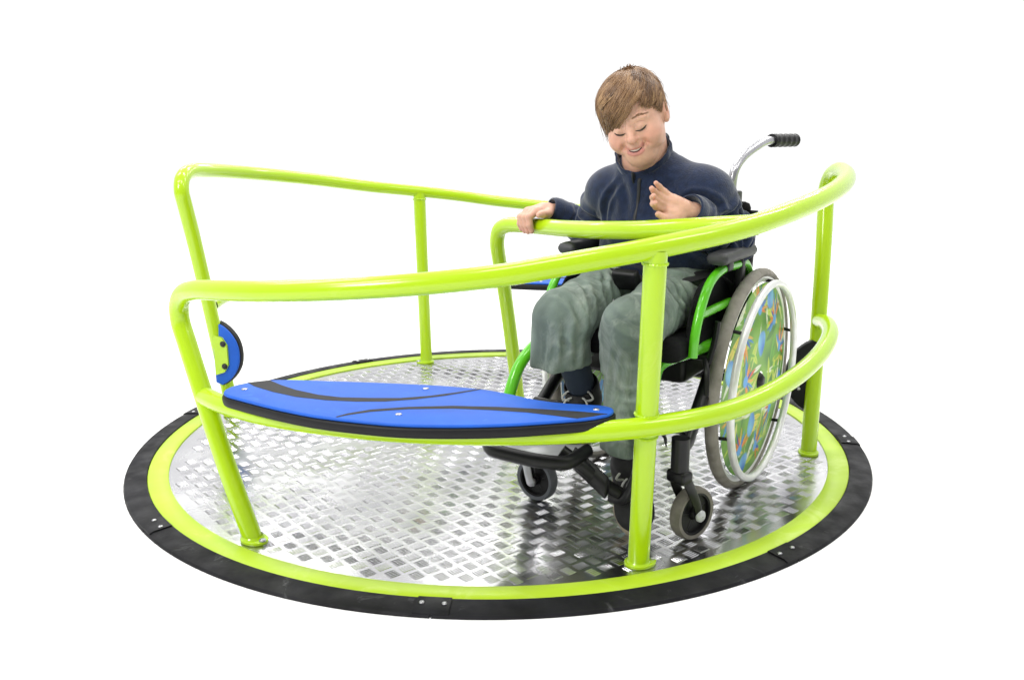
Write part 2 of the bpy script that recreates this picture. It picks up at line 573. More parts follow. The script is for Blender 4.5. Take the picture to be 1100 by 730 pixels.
# --- single wheelchair grab rail from the deck centre out to the front rail
gpath = catmull([(.058, .215, 0), (.040, .135, .20), (.018, .045, .40), (.004, -.010, .50), (-.001, -.040, .555), (.006, -.058, .588), (.026, -.085, .603),
                 (.06, -.135, .609), (.11, -.22, .613), (.18, -.36, .621), (.25, -.48, .631), (.32, -.565, .640), (.40, -.645, .652), (.460, -.692, .660), (.512, -.715, .664)], 8)
MB().tube(gpath, PR * .98, 20, cap=False).build('grab_rail', M['lime'], rb, RO)
f = MB().lathe([(.034, .0005), (.034, .006), (.026, .008), (.0205, .014)], (V(.058, .215, 0), V(1, 0, 0), V(0, 1, 0), V(0, 0, 1)), 24)
f.build('foot_flange', M['lime'], rb, RO)

# ================================================================ wheelchair
CO = V(.44, -.28, 0)
CF = V(-.545, -.839, 0)
CF = unit(CF)
CL = V(-CF[1], CF[0], 0)
ZV = V(0, 0, 1)


def ch(f, l, z):
    return CO + f * CF + l * CL + z * ZV


WO = tuple(CO)
wc = tag(empty('wheelchair', WO), 'child wheelchair with green frame and jungle print spoke guards standing on the tread plate', 'wheelchair')

# frame tubes
for s in (-1, 1):
    kf = 1 if s < 0 else .62
    p = catmull([ch(-.02, .165 * s, .385), ch(.15, .170 * s, .385), ch(.28, .180 * s * (1 if s < 0 else .85), .385), ch(.36, .190 * s * kf, .368), ch(.405, .200 * s * kf, .33), ch(.436, .206 * s * kf, .27), ch(.445, .208 * s * kf, .235)], 8)
    MB().tube(p, .0135, 14).build('frame_tube', M['green'], wc, WO)
    # lower socket and hanger
    p = [ch(.442, .206 * s * kf, .25), ch(.452, .20 * s * kf, .20)]
    MB().tube(np.linspace(p[0], p[1], 4), .0165, 14).build('hanger_socket', M['black_plastic'], wc, WO)
    # caster housing arm
    mb = MB()
    mb.tube(catmull([ch(.15, .165 * s, .36), ch(.27, .178 * s, .28), ch(.36, .185 * s, .215)], 5), .015, 12)
    mb.tube(np.linspace(ch(.40, .187 * s, .235), ch(.40, .187 * s, .165), 3), .019, 16)
    mb.tube(np.linspace(ch(.36, .186 * s, .215), ch(.40, .187 * s, .205), 3), .014, 12)
    mb.build('caster_housing', M['black_metal'], wc, WO)
    # rear upright
    mb = MB()
    mb.tube(np.linspace(ch(.01, .165 * s, .22), ch(-.035, .17 * s, .66), 6), .0125, 12)
    mb.box(ch(-.005, .166 * s, .27), (CF, CL, ZV), (.035, .012, .045), .006)
    mb.build('back_upright', M['black_metal'], wc, WO)
    # brake lever
    mb = MB()
    mb.tube(catmull([ch(.27, .182 * s, .37), ch(.29, .195 * s, .35), ch(.30, .20 * s, .30)], 5), .006, 8)
    mb.tube(catmull([ch(.27, .19 * s, .36), ch(.255, .197 * s, .41), ch(.25, .20 * s, .45)], 4), .007, 8)
    mb.build('brake_lever', M['black_metal'], wc, WO)
    # armrest
    a = tube_pts = catmull([ch(.325, .176 * s, .385), ch(.322, .178 * s, .43), ch(.30, .180 * s, .485), ch(.255, .180 * s, .53), ch(.19, .18 * s, .549), ch(.10, .18 * s, .549), ch(.03, .18 * s, .545), ch(-.01, .178 * s, .51), ch(-.02, .172 * s, .43)], 7)
    ar = MB().tube(a, .0100, 14).tube(np.linspace(ch(.305, .179 * s, .47), ch(.12, .179 * s, .47), 3), .0095, 12).build('armrest', M['green'], wc, WO)
    MB().box(ch(.125, .182 * s, .577), (CF, CL, ZV), (.105, .024, .0135), .011).build('arm_pad', M['pad'], ar, WO, sharp=60)
    MB().box(ch(.16, .181 * s, .556), (CF, CL, ZV), (.016, .012, .012), .004).box(ch(.07, .181 * s, .50), (CF, CL, ZV), (.012, .010, .075), .004).build('arm_bracket', M['black_plastic'], ar, WO, sharp=50)
    # side guard
    sgp = np.array([(.31, .40), (.31, .46), (.27, .515), (.2, .535), (.02, .535), (.0, .50), (.0, .40)])[::-1]
    MB().prism(catmull(np.concatenate([sgp, np.zeros((7, 1))], 1), 4, True)[:, :2], (ch(0, .158 * s, 0), CF, ZV, CL), -.002, .002, 0).build('side_guard', M['black_cloth'], wc, WO, sharp=50)

# cross bars and axle tube
mb = MB()
mb.tube(np.linspace(ch(0, -.18, .265), ch(0, .18, .265), 3), .016, 12)
mb.tube(np.linspace(ch(.24, -.17, .36), ch(.20, .17, .36), 3), .012, 12)
mb.tube(np.linspace(ch(.36, -.185, .24), ch(.36, .185, .24), 3), .013, 12)
mb.tube(np.linspace(ch(.05, -.165, .38), ch(.05, .165, .38), 3), .012, 12)
mb.build('cross_bar', M['black_metal'], wc, WO)
# boxes under the seat
MB().box(ch(.13, 0, .335), (CF, CL, ZV), (.12, .13, .035), .012).build('seat_pan', M['black_plastic'], wc, WO, sharp=50)
MB().box(ch(.19, 0, .402), (CF, CL, ZV), (.19, .165, .026), .016).build('seat_cushion', M['black_cloth'], wc, WO, sharp=60)
up = unit(ch(-.045, 0, .66) - ch(-.005, 0, .40))
MB().box(ch(-.030, 0, .545), (CF * .99, CL, up), (.016, .160, .135), .014).build('backrest', M['black_cloth'], wc, WO, sharp=60)

# push handles
for s in (-1, 1):
    b = 1 if s > 0 else -1
    if s > 0:
        hp = [V(.553, -.322, .45), V(.555, -.318, .60), V(.556, -.318, .70), V(.562, -.312, .748), V(.586, -.286, .778), V(.630, -.243, .804), V(.658, -.216, .815), V(.69, -.187, .818)]
        g0, g1 = V(.679, -.196, .817), V(.758, -.124, .817)
    else:
        hp = [ch(-.035, -.175, .45), ch(-.045, -.176, .60), ch(-.05, -.176, .70), ch(-.06, -.176, .745), ch(-.095, -.176, .78), ch(-.15, -.174, .81), ch(-.19, -.172, .82)]
        g0, g1 = ch(-.185, -.172, .82), ch(-.29, -.168, .822)
    ph = MB().tube(catmull(hp, 8), .0105, 14).build('push_handle', M['steel'], wc, WO)
    n = 28
    rad = [.0165 if i in (0, n - 1) else (.0145 + (.002 if (i // 3) % 2 else 0)) for i in range(n)]
    MB().tube(np.linspace(g0, g1, n), rad, 16).build('grip', M['black_plastic'], ph, WO)
    cl = hp[1] + V(.006, .0, .055)
    MB().box(hp[2] - ZV * .012 + CL * .005, (CF, CL, ZV), (.018, .016, .016), .004).box(hp[2] + V(.008, 0, -.036), (CF, CL, ZV), (.02, .014, .006), .003).build('height_clamp', M['black_plastic'], ph, WO, sharp=50)


# rear wheels
def spoke_colors(n_r, n_a, r0, r1):
    """print on the spoke guard: leaves, blue and orange bird-of-paradise like blooms"""
    rad = np.linspace(r0, r1, n_r)
    an = np.arange(n_a) / n_a * TAU
    A, Rr = np.meshgrid(an, rad)
    x, y = Rr * np.cos(A), Rr * np.sin(A)
    n1 = np.sin(31 * x + 12 * y + 2.2 * np.sin(23 * y)) * np.sin(27 * y - 9 * x + 1.7 * np.sin(29 * x))
    n2 = np.sin(61 * x - 33 * y) * np.sin(57 * y + 41 * x)
    c = np.zeros(x.shape + (3,))
    g1, g2, g3 = V(.22, .46, .05), V(.07, .22, .04), V(.55, .70, .08)
    t = np.clip(.5 + .5 * n1 + .15 * n2, 0, 1)[..., None]
    c[:] = g1 * t + g2 * (1 - t)
    r2 = np.random.default_rng(5)

    def leaf(px, py, ang, ln, w, colr, mixv=.9):
        u = (x - px) * math.cos(ang) + (y - py) * math.sin(ang)
        v = -(x - px) * math.sin(ang) + (y - py) * math.cos(ang)
        s = u / ln
        ww = w * np.clip(np.sin(np.pi * np.clip(s, 0, 1)), 0, 1) ** .8
        k = np.clip((ww - np.abs(v)) / .0015, 0, 1)[..., None] * mixv
        shade = (1 - .35 * np.clip(1 - np.abs(v) / .0016, 0, 1))[..., None]
        c[:] = c * (1 - k) + np.asarray(colr) * shade * k
    for _ in range(150):
        a = r2.uniform(0, TAU)
        q = r1 * math.sqrt(r2.uniform(.1, 1))
        leaf(q * math.cos(a), q * math.sin(a), r2.uniform(0, TAU), r2.uniform(.04, .11), r2.uniform(.003, .011),
             [g3, g2, (.16, .45, .05), (.70, .74, .22), (.85, .70, .10), (.85, .88, .72)][r2.integers(6)], .9)
    blooms = [(-.10, .02, .2), (-.02, .175, 1.2), (.10, .13, 2.2), (.165, .05, .9), (.12, -.10, 3.0), (.03, -.175, .6), (-.09, -.15, 1.9), (-.17, -.05, 2.4), (-.12, .13, 0.1)]
    for bx, by, a0 in blooms:
        for k in range(11):
            a = a0 + k * .30 - 1.5 + r2.uniform(-.1, .1)
            leaf(bx, by, a, r2.uniform(.04, .075), r2.uniform(.003, .0058),
                 [(.80, .20, .02), (.85, .36, .03), (.03, .14, .55), (.06, .30, .70), (.80, .50, .08), (.75, .12, .03), (.02, .09, .38)][k % 7], 1)
        d = np.hypot(x - bx, y - by)
        k = np.clip((.016 - d) / .004, 0, 1)[..., None]
        c[:] = c * (1 - k) + V(.10, .36, .78) * k
    for bx, by in ((.06, .19), (-.19, .06), (.19, -.05), (-.05, -.20), (-.03, -.10), (.0, .09)):
        d = np.hypot((x - bx) * 1.3, y - by) + .006 * n2
        k = np.clip((.034 - d) / .006, 0, 1)[..., None]
        tone = np.clip(.5 + .5 * n2, 0, 1)[..., None]
        c[:] = c * (1 - k) + (V(.03, .16, .62) * tone + V(.22, .55, .80) * (1 - tone)) * k
    return rad, an, np.clip(c, 0, 1)


SC = spoke_colors(110, 380, .022, .232)


def rear_wheel(s):
    w = 'rear_wheel'
    camb = R_(1.5)
    ax = unit(CL * s * math.cos(camb) - ZV * math.sin(camb))      # outward axis
    upv = unit(ZV - ax * (ZV @ ax))
    fw = np.cross(upv, ax)
    c = ch(0, .196 * s, .265)
    fr = (c, fw, upv, ax)
    a = np.linspace(0, TAU, 17)[:-1]
    # hub is the wheel part's own mesh
    hub = MB().lathe([(.001, .034), (.010, .034), (.016, .028), (.022, .018), (.024, .004), (.024, -.03), (.001, -.03)], fr, 24)
    root = hub.build(w, M['black_plastic'], wc, WO, sharp=50)
    # tyre with moulded tread blocks
    tmb = MB()
    seg = 144
    prof = [(.2455, -.009), (.2475, -.0135), (.253, -.0155), (.2595, -.012), (.2645, -.006), (.2652, 0), (.2645, .006), (.2595, .012), (.253, .0155), (.2475, .0135), (.2455, .009)]
    p = np.array(prof)
    an = np.arange(seg) / seg * TAU
    vs = []
    for k, al in enumerate(an):
        cut = .0016 if k % 2 else 0
        for r, h in p:
            rr_ = r - (cut if r > .257 else 0)
            vs.append(c + rr_ * (math.cos(al) * fw + math.sin(al) * upv) + h * ax)
    m_ = len(p)
    fs = []
    for k in range(seg):
        k2 = (k + 1) % seg
        for j in range(m_ - 1):
            fs.append((k * m_ + j, k2 * m_ + j, k2 * m_ + j + 1, k * m_ + j + 1))
    tmb.add(vs, fs)
    tmb.build('tyre', M['tyre'], root, WO, sharp=35)
    MB().lathe([(.2462, -.011), (.2462, .011), (.240, .0115), (.2335, .007), (.2325, 0), (.2335, -.007), (.240, -.0115)], fr, 96, True).build('rim', M['alu'], root, WO, sharp=40)
    # hand rim
    hr = catmull([c + ax * .036 + .232 * (math.cos(t) * fw + math.sin(t) * upv) for t in np.arange(48) / 48 * TAU], 2, True)
    MB().tube(hr, .0088, 14, closed=True).build('hand_rim', M['alu'], root, WO)
    for k in range(6):
        t = k / 6 * TAU + .35
        d = math.cos(t) * fw + math.sin(t) * upv
        MB().tube(np.linspace(c + d * .238 + ax * .006, c + d * .233 + ax * .034, 3), .0042, 8).build('rim_tab', M['black_plastic'], root, WO)
    # spoke guard
    rad, an, colr = SC
    nr, na = len(rad), len(an)
    Rr = np.repeat(rad, na)
    A = np.tile(an, nr)
    h = .012 + .012 * (1 - (Rr / .232) ** 2)
    vs = c + Rr[:, None] * (np.cos(A)[:, None] * fw + np.sin(A)[:, None] * upv) + h[:, None] * ax
    fs = []
    for i in range(nr - 1):
        for k in range(na):
            k2 = (k + 1) % na
            fs.append((i * na + k, i * na + k2, (i + 1) * na + k2, (i + 1) * na + k))
    link('spoke_guard', vs, fs, M['guard'], root, WO, True, colr.reshape(-1, 3))
    mb = MB()
    for k in range(20):
        t = k / 20 * TAU
        d0 = math.cos(t) * fw + math.sin(t) * upv
        d1 = math.cos(t + .35) * fw + math.sin(t + .35) * upv
        mb.tube(np.array([c + d1 * .02 - ax * .018, c + d0 * .234]), .0012, 5)
    mb.build('spokes', M['steel'], root, WO)
    return root


rear_wheel(1)
rear_wheel(-1)


# casters
def caster(s, contact, nrm_az, fork_m, tyre_m, R=.055):
    n = V(math.cos(R_(nrm_az)), math.sin(R_(nrm_az)), 0)     # wheel axis, outward to viewer side
    c = contact + V(0, 0, R + .0015)
    fw = np.cross(ZV, n)
    fr = (c, fw, ZV, n)
    piv = ch(.40, .187 * s, .165)
    fm = MB()
    for sd in (-1, 1):
        o = n * .021 * sd
        pts = np.array([piv * .0 + V(piv[0], piv[1], .155) + n * .016 * sd, V(*(piv[:2] * .7 + c[:2] * .3), .125) + o * 1.0, V(*(piv[:2] * .2 + c[:2] * .8), .085) + o, c + o])
        fm.tube(catmull(pts, 5), np.linspace(.013, .010, 16), 10, flat=(n, .38))
    fm.box(V(piv[0], piv[1], .152), (n, fw, ZV), (.024, .016, .014), .006)
    root = fm.build('caster', fork_m, wc, WO, sharp=60)
    MB().lathe([(R - .012, -.0125), (R - .004, -.0135), (R - .0008, -.008), (R, 0), (R - .0008, .008), (R - .004, .0135), (R - .012, .0125)], fr, 48).build('caster_tyre', tyre_m, root, WO, sharp=60)
    hm = MB()
    hm.lathe([(R - .0118, -.011), (R - .0118, .011), (R - .016, .0115), (R - .017, .006), (R - .017, -.006), (R - .016, -.0115)], fr, 40, True)
    for k in range(5):
        t = k / 5 * TAU + .4
        d = math.cos(t) * fw + math.sin(t) * ZV
        hm.tube(np.linspace(c + d * .008, c + d * (R - .014), 3), .0058, 8)
    hm.lathe([(.001, .0045), (R - .014, .0045), (R - .014, -.0045), (.001, -.0045)], fr, 40)
    hm.lathe([(.001, .014), (.011, .014), (.014, .008), (.014, -.008), (.011, -.014), (.001, -.014)], fr, 20)
    hm.build('caster_hub', M['black_plastic'], root, WO, sharp=50)
    cap = MB().lathe([(.013, .022), (.0125, .027), (.009, .030), (.001, .0305)], fr, 20)
    cap.build('axle_cap', M['silver'] if s > 0 else M['steel'], root, WO, sharp=50)
    return root, fr, c, n, fw


caster(1, V(.413, -.690, 0), -52, M['black_metal'], M['tyre_small'], .058)
r_, fr_, c_, n_, fw_ = caster(-1, V(.094, -.482, 0), -128, M['black_metal'], M['tyre_cool'], .053)
pv = ch(.40, -.187, .165)
pl = MB().tube(np.array([c_ + n_ * .026 - ZV * .008, c_ + n_ * .026 + ZV * .02 + (V(pv[0], pv[1], 0) - V(c_[0], c_[1], 0)) * .2, V(*(pv[:2] * .6 + c_[:2] * .4), .13) + n_ * .024]), [.011, .011, .012], 10, flat=(n_, .3))
pl.build('fork_plate', M['silver'], r_, WO)
for q in (.2, .55, .8):
    b = c_ + n_ * .0293 + ZV * (.0 + .03 * q) + fw_ * .001
    MB().dome(b, n_, .0035, .4).build('adjuster_hole', M['bolt_dark'], r_, WO)

# footplates
FZ = .186
fp = MB()
rim = catmull([ch(.395, -.195, FZ + .02), ch(.45, -.205, FZ), ch(.515, -.205, FZ), ch(.548, -.18, FZ), ch(.556, -.12, FZ), ch(.553, -.05, FZ), ch(.535, -.005, FZ), ch(.49, .0, FZ), ch(.45, .0, FZ)], 6)
fp.tube(rim, .0135, 12, flat=(ZV, 1.15))
foot = fp.build('footplate', M['black_plastic'], wc, WO)
tr = np.array([(.42, -.195), (.51, -.195), (.54, -.175), (.546, -.12), (.543, -.05), (.53, -.012), (.42, -.01)])
tr = tr if np.sum(tr[:, 0] * np.roll(tr[:, 1], -1) - tr[:, 1] * np.roll(tr[:, 0], -1)) > 0 else tr[::-1]
MB().prism(tr, (CO, CF, CL, ZV), FZ - .006, FZ, .001).build('foot_tray', M['silver'], foot, WO, sharp=40)
mb = MB()
mb.tube(catmull([ch(.455, -.20, .235), ch(.462, -.198, .205), ch(.46, -.196, FZ)], 4), .011, 10)
mb.build('hanger_tube', M['black_metal'], foot, WO)
fp = MB()
fp.tube(catmull([ch(.50, -.035, .195), ch(.485, .005, .165), ch(.46, .045, .125), ch(.445, .075, .105)], 6), .014, 10)
fp.tube(catmull([ch(.448, .125, .22), ch(.455, .115, .15), ch(.445, .085, .095), ch(.43, .05, .085)], 6), .013, 10, flat=(ZV, 1))
foot2 = fp.build('footplate', M['black_plastic'], wc, WO)
MB().box(ch(.475, .020, .150), (unit(CF * .8 - ZV * .6), unit(CL * .75 - ZV * .5), unit(ZV)), (.012, .05, .016), .005).build('foot_tray', M['black_plastic'], foot2, WO, sharp=40)
# calf strap
MB().tube(catmull([ch(.435, -.19, .232), ch(.36, -.12, .232), ch(.345, 0, .232), ch(.36, .12, .232), ch(.435, .17, .232)], 6), .012, 8, flat=(CF, .15)).build('calf_strap', M['strap'], wc, WO)
# anti tip / rear bracket
# lap belt: two straps and a buckle over the thighs
mb = MB()
mb.tube(catmull([ch(.02, -.16, .44), ch(.13, -.155, .53), ch(.225, -.10, .535), ch(.262, -.03, .53), ch(.268, .03, .525), ch(.235, .10, .53), ch(.13, .155, .53), ch(.02, .16, .44)], 7), .017, 8, flat=(CF * .6 + ZV * .8, .12))
belt = mb.build('lap_belt', M['strap'], wc, WO)
MB().box(ch(.278, .0, .527), (unit(CF + ZV * -.6), CL, unit(ZV + CF * .6)), (.011, .030, .024), .006).build('buckle', M['black_plastic'], belt, WO, sharp=50)
MB().tube(catmull([ch(.29, -.035, .50), ch(.31, -.01, .475), ch(.315, .025, .475), ch(.30, .04, .50)], 6), .0028, 8).build('buckle_cord', M['silver'], belt, WO)
# ================================================================ person: signed distance sculpting
class Vol:
    def __init__(self, lo, hi, h):
        self.lo = np.array(lo, float)
        self.h = h
        self.n = tuple(int(math.ceil((b - a) / h)) + 1 for a, b in zip(lo, hi))
        self.a = np.full(self.n, .06, np.float32)
        self.ax = [(self.lo[i] + h * np.arange(self.n[i])).astype(np.float32) for i in range(3)]

    def sub(self, lo, hi):
        s = []
        for i in range(3):
            i0 = max(0, int((lo[i] - self.lo[i]) / self.h) - 1)
            i1 = min(self.n[i], int((hi[i] - self.lo[i]) / self.h) + 3)
            s.append(slice(i0, max(i0, i1)))
        return tuple(s)

    def grid(self, s):
        return self.ax[0][s[0]][:, None, None], self.ax[1][s[1]][None, :, None], self.ax[2][s[2]][None, None, :]

    def comb(self, s, d, k, op):
        a = self.a[s]
        if a.size == 0:
            return
        if op == 'add':
            if k > 0:
                h = np.maximum(k - np.abs(a - d), 0) / k
                self.a[s] = np.minimum(a, d) - h * h * k * .25
            else:
                self.a[s] = np.minimum(a, d)
        else:                       # cut
            d = -d
            if k > 0:
                h = np.maximum(k - np.abs(a - d), 0) / k
                self.a[s] = np.maximum(a, d) + h * h * k * .25
            else:
                self.a[s] = np.maximum(a, d)

    def cone(self, p, q, r0, r1, k=.01, op='add', wr=None):
        """tapered capsule; wr(t, X, Y, Z): extra radius"""
        p, q = np.asarray(p, float), np.asarray(q, float)
        m = max(r0, r1) + k + .012
        s = self.sub(np.minimum(p, q) - m, np.maximum(p, q) + m)
        X, Y, Z = self.grid(s)
        d = q - p
        L2 = d @ d + 1e-12
        t = np.clip(((X - p[0]) * d[0] + (Y - p[1]) * d[1] + (Z - p[2]) * d[2]) / L2, 0, 1)
        dist = np.sqrt((X - p[0] - t * d[0]) ** 2 + (Y - p[1] - t * d[1]) ** 2 + (Z - p[2] - t * d[2]) ** 2)
        r = r0 + (r1 - r0) * t
        if wr is not None:
            r = r + wr(t, X, Y, Z)
        self.comb(s, (dist - r).astype(np.float32), k, op)

    def chain(self, P, r, k=.01, op='add'):
        r = np.broadcast_to(np.asarray(r, float), (len(P),))
        for i in range(len(P) - 1):
            self.cone(P[i], P[i + 1], r[i], r[i + 1], k, op)

    def ell(self, c, rad, Mx=None, k=.01, op='add'):
        c = np.asarray(c, float)
        Mx = np.eye(3) if Mx is None else np.asarray(Mx, float)   # columns = local axes
        ext = np.sqrt(((Mx * np.asarray(rad)) ** 2).sum(1)) + k + .012
        s = self.sub(c - ext, c + ext)
        X, Y, Z = self.grid(s)
        X, Y, Z = X - c[0], Y - c[1], Z - c[2]
        k0 = 0
        k1 = 0
        for i in range(3):
            u = (X * Mx[0, i] + Y * Mx[1, i] + Z * Mx[2, i]) / rad[i]
            k0 = k0 + u * u
            k1 = k1 + (u / rad[i]) ** 2
        k0, k1 = np.sqrt(k0), np.sqrt(k1)
        self.comb(s, (k0 * (k0 - 1) / np.maximum(k1, 1e-6)).astype(np.float32), k, op)

    def half(self, p, n, lo, hi, k=.0):
        """cut away the side n points to, within box lo..hi"""
        s = self.sub(lo, hi)
        X, Y, Z = self.grid(s)
        d = (X - p[0]) * n[0] + (Y - p[1]) * n[1] + (Z - p[2]) * n[2]
        self.comb(s, (-d).astype(np.float32), k, 'cut')

    def at(self, p):
        g = (np.asarray(p) - self.lo) / self.h
        i = np.clip(np.floor(g).astype(int), 0, np.array(self.n) - 2)
        f = g - i
        v = 0
        for dx in (0, 1):
            for dy in (0, 1):
                for dz in (0, 1):
                    w = (f[0] if dx else 1 - f[0]) * (f[1] if dy else 1 - f[1]) * (f[2] if dz else 1 - f[2])
                    v += w * float(self.a[i[0] + dx, i[1] + dy, i[2] + dz])
        return v

    def mesh(self):
        A = self.a
        S = A < 0
        c = [S[i:S.shape[0] - 1 + i, j:S.shape[1] - 1 + j, l:S.shape[2] - 1 + l] for i in (0, 1) for j in (0, 1) for l in (0, 1)]
        any_ = c[0].copy()
        all_ = c[0].copy()
        for q in c[1:]:
            any_ |= q
            all_ &= q
        act = any_ & ~all_
        I = np.argwhere(act)
        idx = np.full(act.shape, -1, np.int32)
        idx[act] = np.arange(len(I))
        cor = {}
        for i in (0, 1):
            for j in (0, 1):
                for l in (0, 1):
                    cor[(i, j, l)] = A[I[:, 0] + i, I[:, 1] + j, I[:, 2] + l]
        acc = np.zeros((len(I), 3))
        cnt = np.zeros(len(I))
        for ax in range(3):
            o = [b for b in range(3) if b != ax]
            for u in (0, 1):
                for w in (0, 1):
                    p0 = [0, 0, 0]
                    p0[o[0]], p0[o[1]] = u, w
                    p1 = list(p0)
                    p1[ax] = 1
                    a0, a1 = cor[tuple(p0)], cor[tuple(p1)]
                    m = (a0 < 0) != (a1 < 0)
                    t = np.where(m, a0 / np.where(m, a0 - a1, 1), 0)
                    q = np.zeros((len(I), 3))
                    q[:, o[0]], q[:, o[1]] = u, w
                    q[:, ax] = t
                    acc += q * m[:, None]
                    cnt += m
        v = self.lo + (I + acc / cnt[:, None]) * self.h
        F = []
        for ax in range(3):
            o = [(ax + 1) % 3, (ax + 2) % 3]
            sl0 = [slice(None)] * 3
            sl1 = [slice(None)] * 3
            sl0[ax] = slice(0, -1)
            sl1[ax] = slice(1, None)
            d = S[tuple(sl0)] != S[tuple(sl1)]
            E = np.argwhere(d)
            E = E[(E[:, o[0]] > 0) & (E[:, o[1]] > 0) & (E[:, o[0]] < S.shape[o[0]] - 1) & (E[:, o[1]] < S.shape[o[1]] - 1)]
            fl = S[E[:, 0], E[:, 1], E[:, 2]]
            q = []
            for da, db in ((-1, -1), (0, -1), (0, 0), (-1, 0)):
                e = E.copy()
                e[:, o[0]] += da
                e[:, o[1]] += db
                q.append(idx[e[:, 0], e[:, 1], e[:, 2]])
            q = np.stack(q, 1)
            q[~fl] = q[~fl][:, ::-1]
            F.append(q)
        return v, np.concatenate(F)


def smooth_mesh(v, f, it=1, lam=.5):
    for _ in range(it):
        acc = np.zeros_like(v)
        cnt = np.zeros(len(v))
        for a in range(4):
            b = (a + 1) % 4
            np.add.at(acc, f[:, a], v[f[:, b]])
            np.add.at(cnt, f[:, a], 1)
            np.add.at(acc, f[:, b], v[f[:, a]])
            np.add.at(cnt, f[:, b], 1)
        v = v + lam * (acc / np.maximum(cnt, 1)[:, None] - v)
    return v


PO = tuple(ch(.09, 0, .43))
person = tag(empty('person', PO),
             'seated boy in navy fleece and grey green trousers smiling down, hand on the grab rail', 'person')

# ---- joints (world coordinates)
hipR, hipL = ch(.085, -.078, .495), ch(.085, .078, .495)
kneeR, kneeL = V(.141, -.592, .458), V(.279, -.672, .455)
ankR, ankL = V(.196, -.500, .270), V(.290, -.626, .148)
shR, shL = ch(.118, -.125, .700), ch(.128, .118, .702)
elbR, elbL = V(.262, -.145, .578), V(.530, -.400, .588)
wriR, wriL = V(.156, -.176, .643), V(.424, -.530, .671)
neckB = ch(.125, -.025, .745)
pelv = ch(.075, 0, .50)
chest = ch(.10, -.005, .64)

# ---- head frame
HS = .865
HC = V(.304, -.445, .882)
yaw, pit, rol = R_(-107), R_(21), R_(14.5)
hf = V(math.cos(yaw) * math.cos(pit), math.sin(yaw) * math.cos(pit), -math.sin(pit))
hl = unit(np.cross([0, 0, 1], hf))
hu = np.cross(hf, hl)
hl, hu = math.cos(rol) * hl + math.sin(rol) * hu, -math.sin(rol) * hl + math.cos(rol) * hu
HM = np.stack([hl, hf, hu], 1)


def hd(x, y, z):
    return HC + HM @ (np.array([x, y, z], float) * HS)


def hloc(P):
    return ((np.asarray(P) - HC) @ HM) / HS


B = Vol((.02, -.76, .02), (.60, -.08, 1.0), .0024)


def he(c, r, k=.012, op='add', tilt=None):
    B.ell(hd(*c), np.array(r) * HS, HM, k * HS, op)


def hc(p, q, r0, r1, k=.006, op='add'):
    B.cone(hd(*p), hd(*q), r0 * HS, r1 * HS, k * HS, op)


# skull and face
he((0, -.012, .024), (.074, .090, .070), 0)
he((0, -.004, -.014), (.0685, .066, .055), .012)
he((0, .040, -.030), (.060, .046, .070), .03)
he((0, .030, -.062), (.052, .050, .040), .02)
for s in (-1, 1):
    he((.038 * s, .053, -.045), (.029, .031, .030), .018)          # cheeks
    he((.048 * s, .022, -.062), (.018, .030, .028), .016)          # jowl
    he((.028 * s, .0715 if s > 0 else .062, .006), (.019, .0105, .008), .012)           # brow ridge
he((0, .070, -.090), (.020, .016, .015), .016)                     # chin
he((0, .045, -.100), (.034, .032, .018), .016)                     # soft under-chin
hc((0, .060, -.085), (0, .010, -.115), .03, .036, .02)
# eye sockets and closed lids
for s in (-1, 1):
    he((.0262 * s, .0945, -.012), (.0165, .014, .0105), .010, 'cut')
    he((.0262 * s, .0740, -.013), (.0145, .0125, .0110), .005)
# muzzle
he((0, .076, -.064), (.024, .014, .018), .014)
# nose
hc((0, .082, -.010), (0, .096, -.034), .0066, .0092, .010)
he((0, .0975, -.039), (.0105, .0100, .0088), .006)
for s in (-1, 1):
    he((.0098 * s, .0885, -.0410), (.0066, .0085, .0066), .004)
    he((.0052 * s, .0962, -.0468), (.0030, .0042, .0026), .002, 'cut')
# smile
ML = [(-.0255, .0755, -.0575), (-.016, .0860, -.0655), (-.006, .0900, -.0685), (.006, .0900, -.0685), (.016, .0860, -.0655), (.0255, .0755, -.0575)]
B.chain([hd(x, y - .002, z + .0052) for x, y, z in ML], np.array([.002, .0040, .0046, .0046, .0040, .002]) * HS, .005 * HS)
B.chain([hd(x * .9, y - .0020, z - .0072) for x, y, z in ML], np.array([.0022, .0048, .0056, .0056, .0048, .0022]) * HS, .005 * HS)
B.chain([hd(x * 1.04, y + .003, z) for x, y, z in ML], np.array([.0020, .0034, .0042, .0042, .0034, .0020]) * HS, .002 * HS, 'cut')
for s in (-1, 1):   # smile folds
    B.chain([hd(.016 * s, .094, -.045), hd(.027 * s, .086, -.052), hd(.033 * s, .079, -.062)], np.array([.0012, .002, .0012]) * HS, .010 * HS, 'cut')
# ears
for s in (-1, 1):
    he((.0735 * s, -.010, -.020), (.0095, .019, .030), .008)
    he((.082 * s, -.007, -.016), (.006, .010, .018), .004, 'cut')
    he((.0745 * s, .000, -.024), (.006, .006, .008), .004)
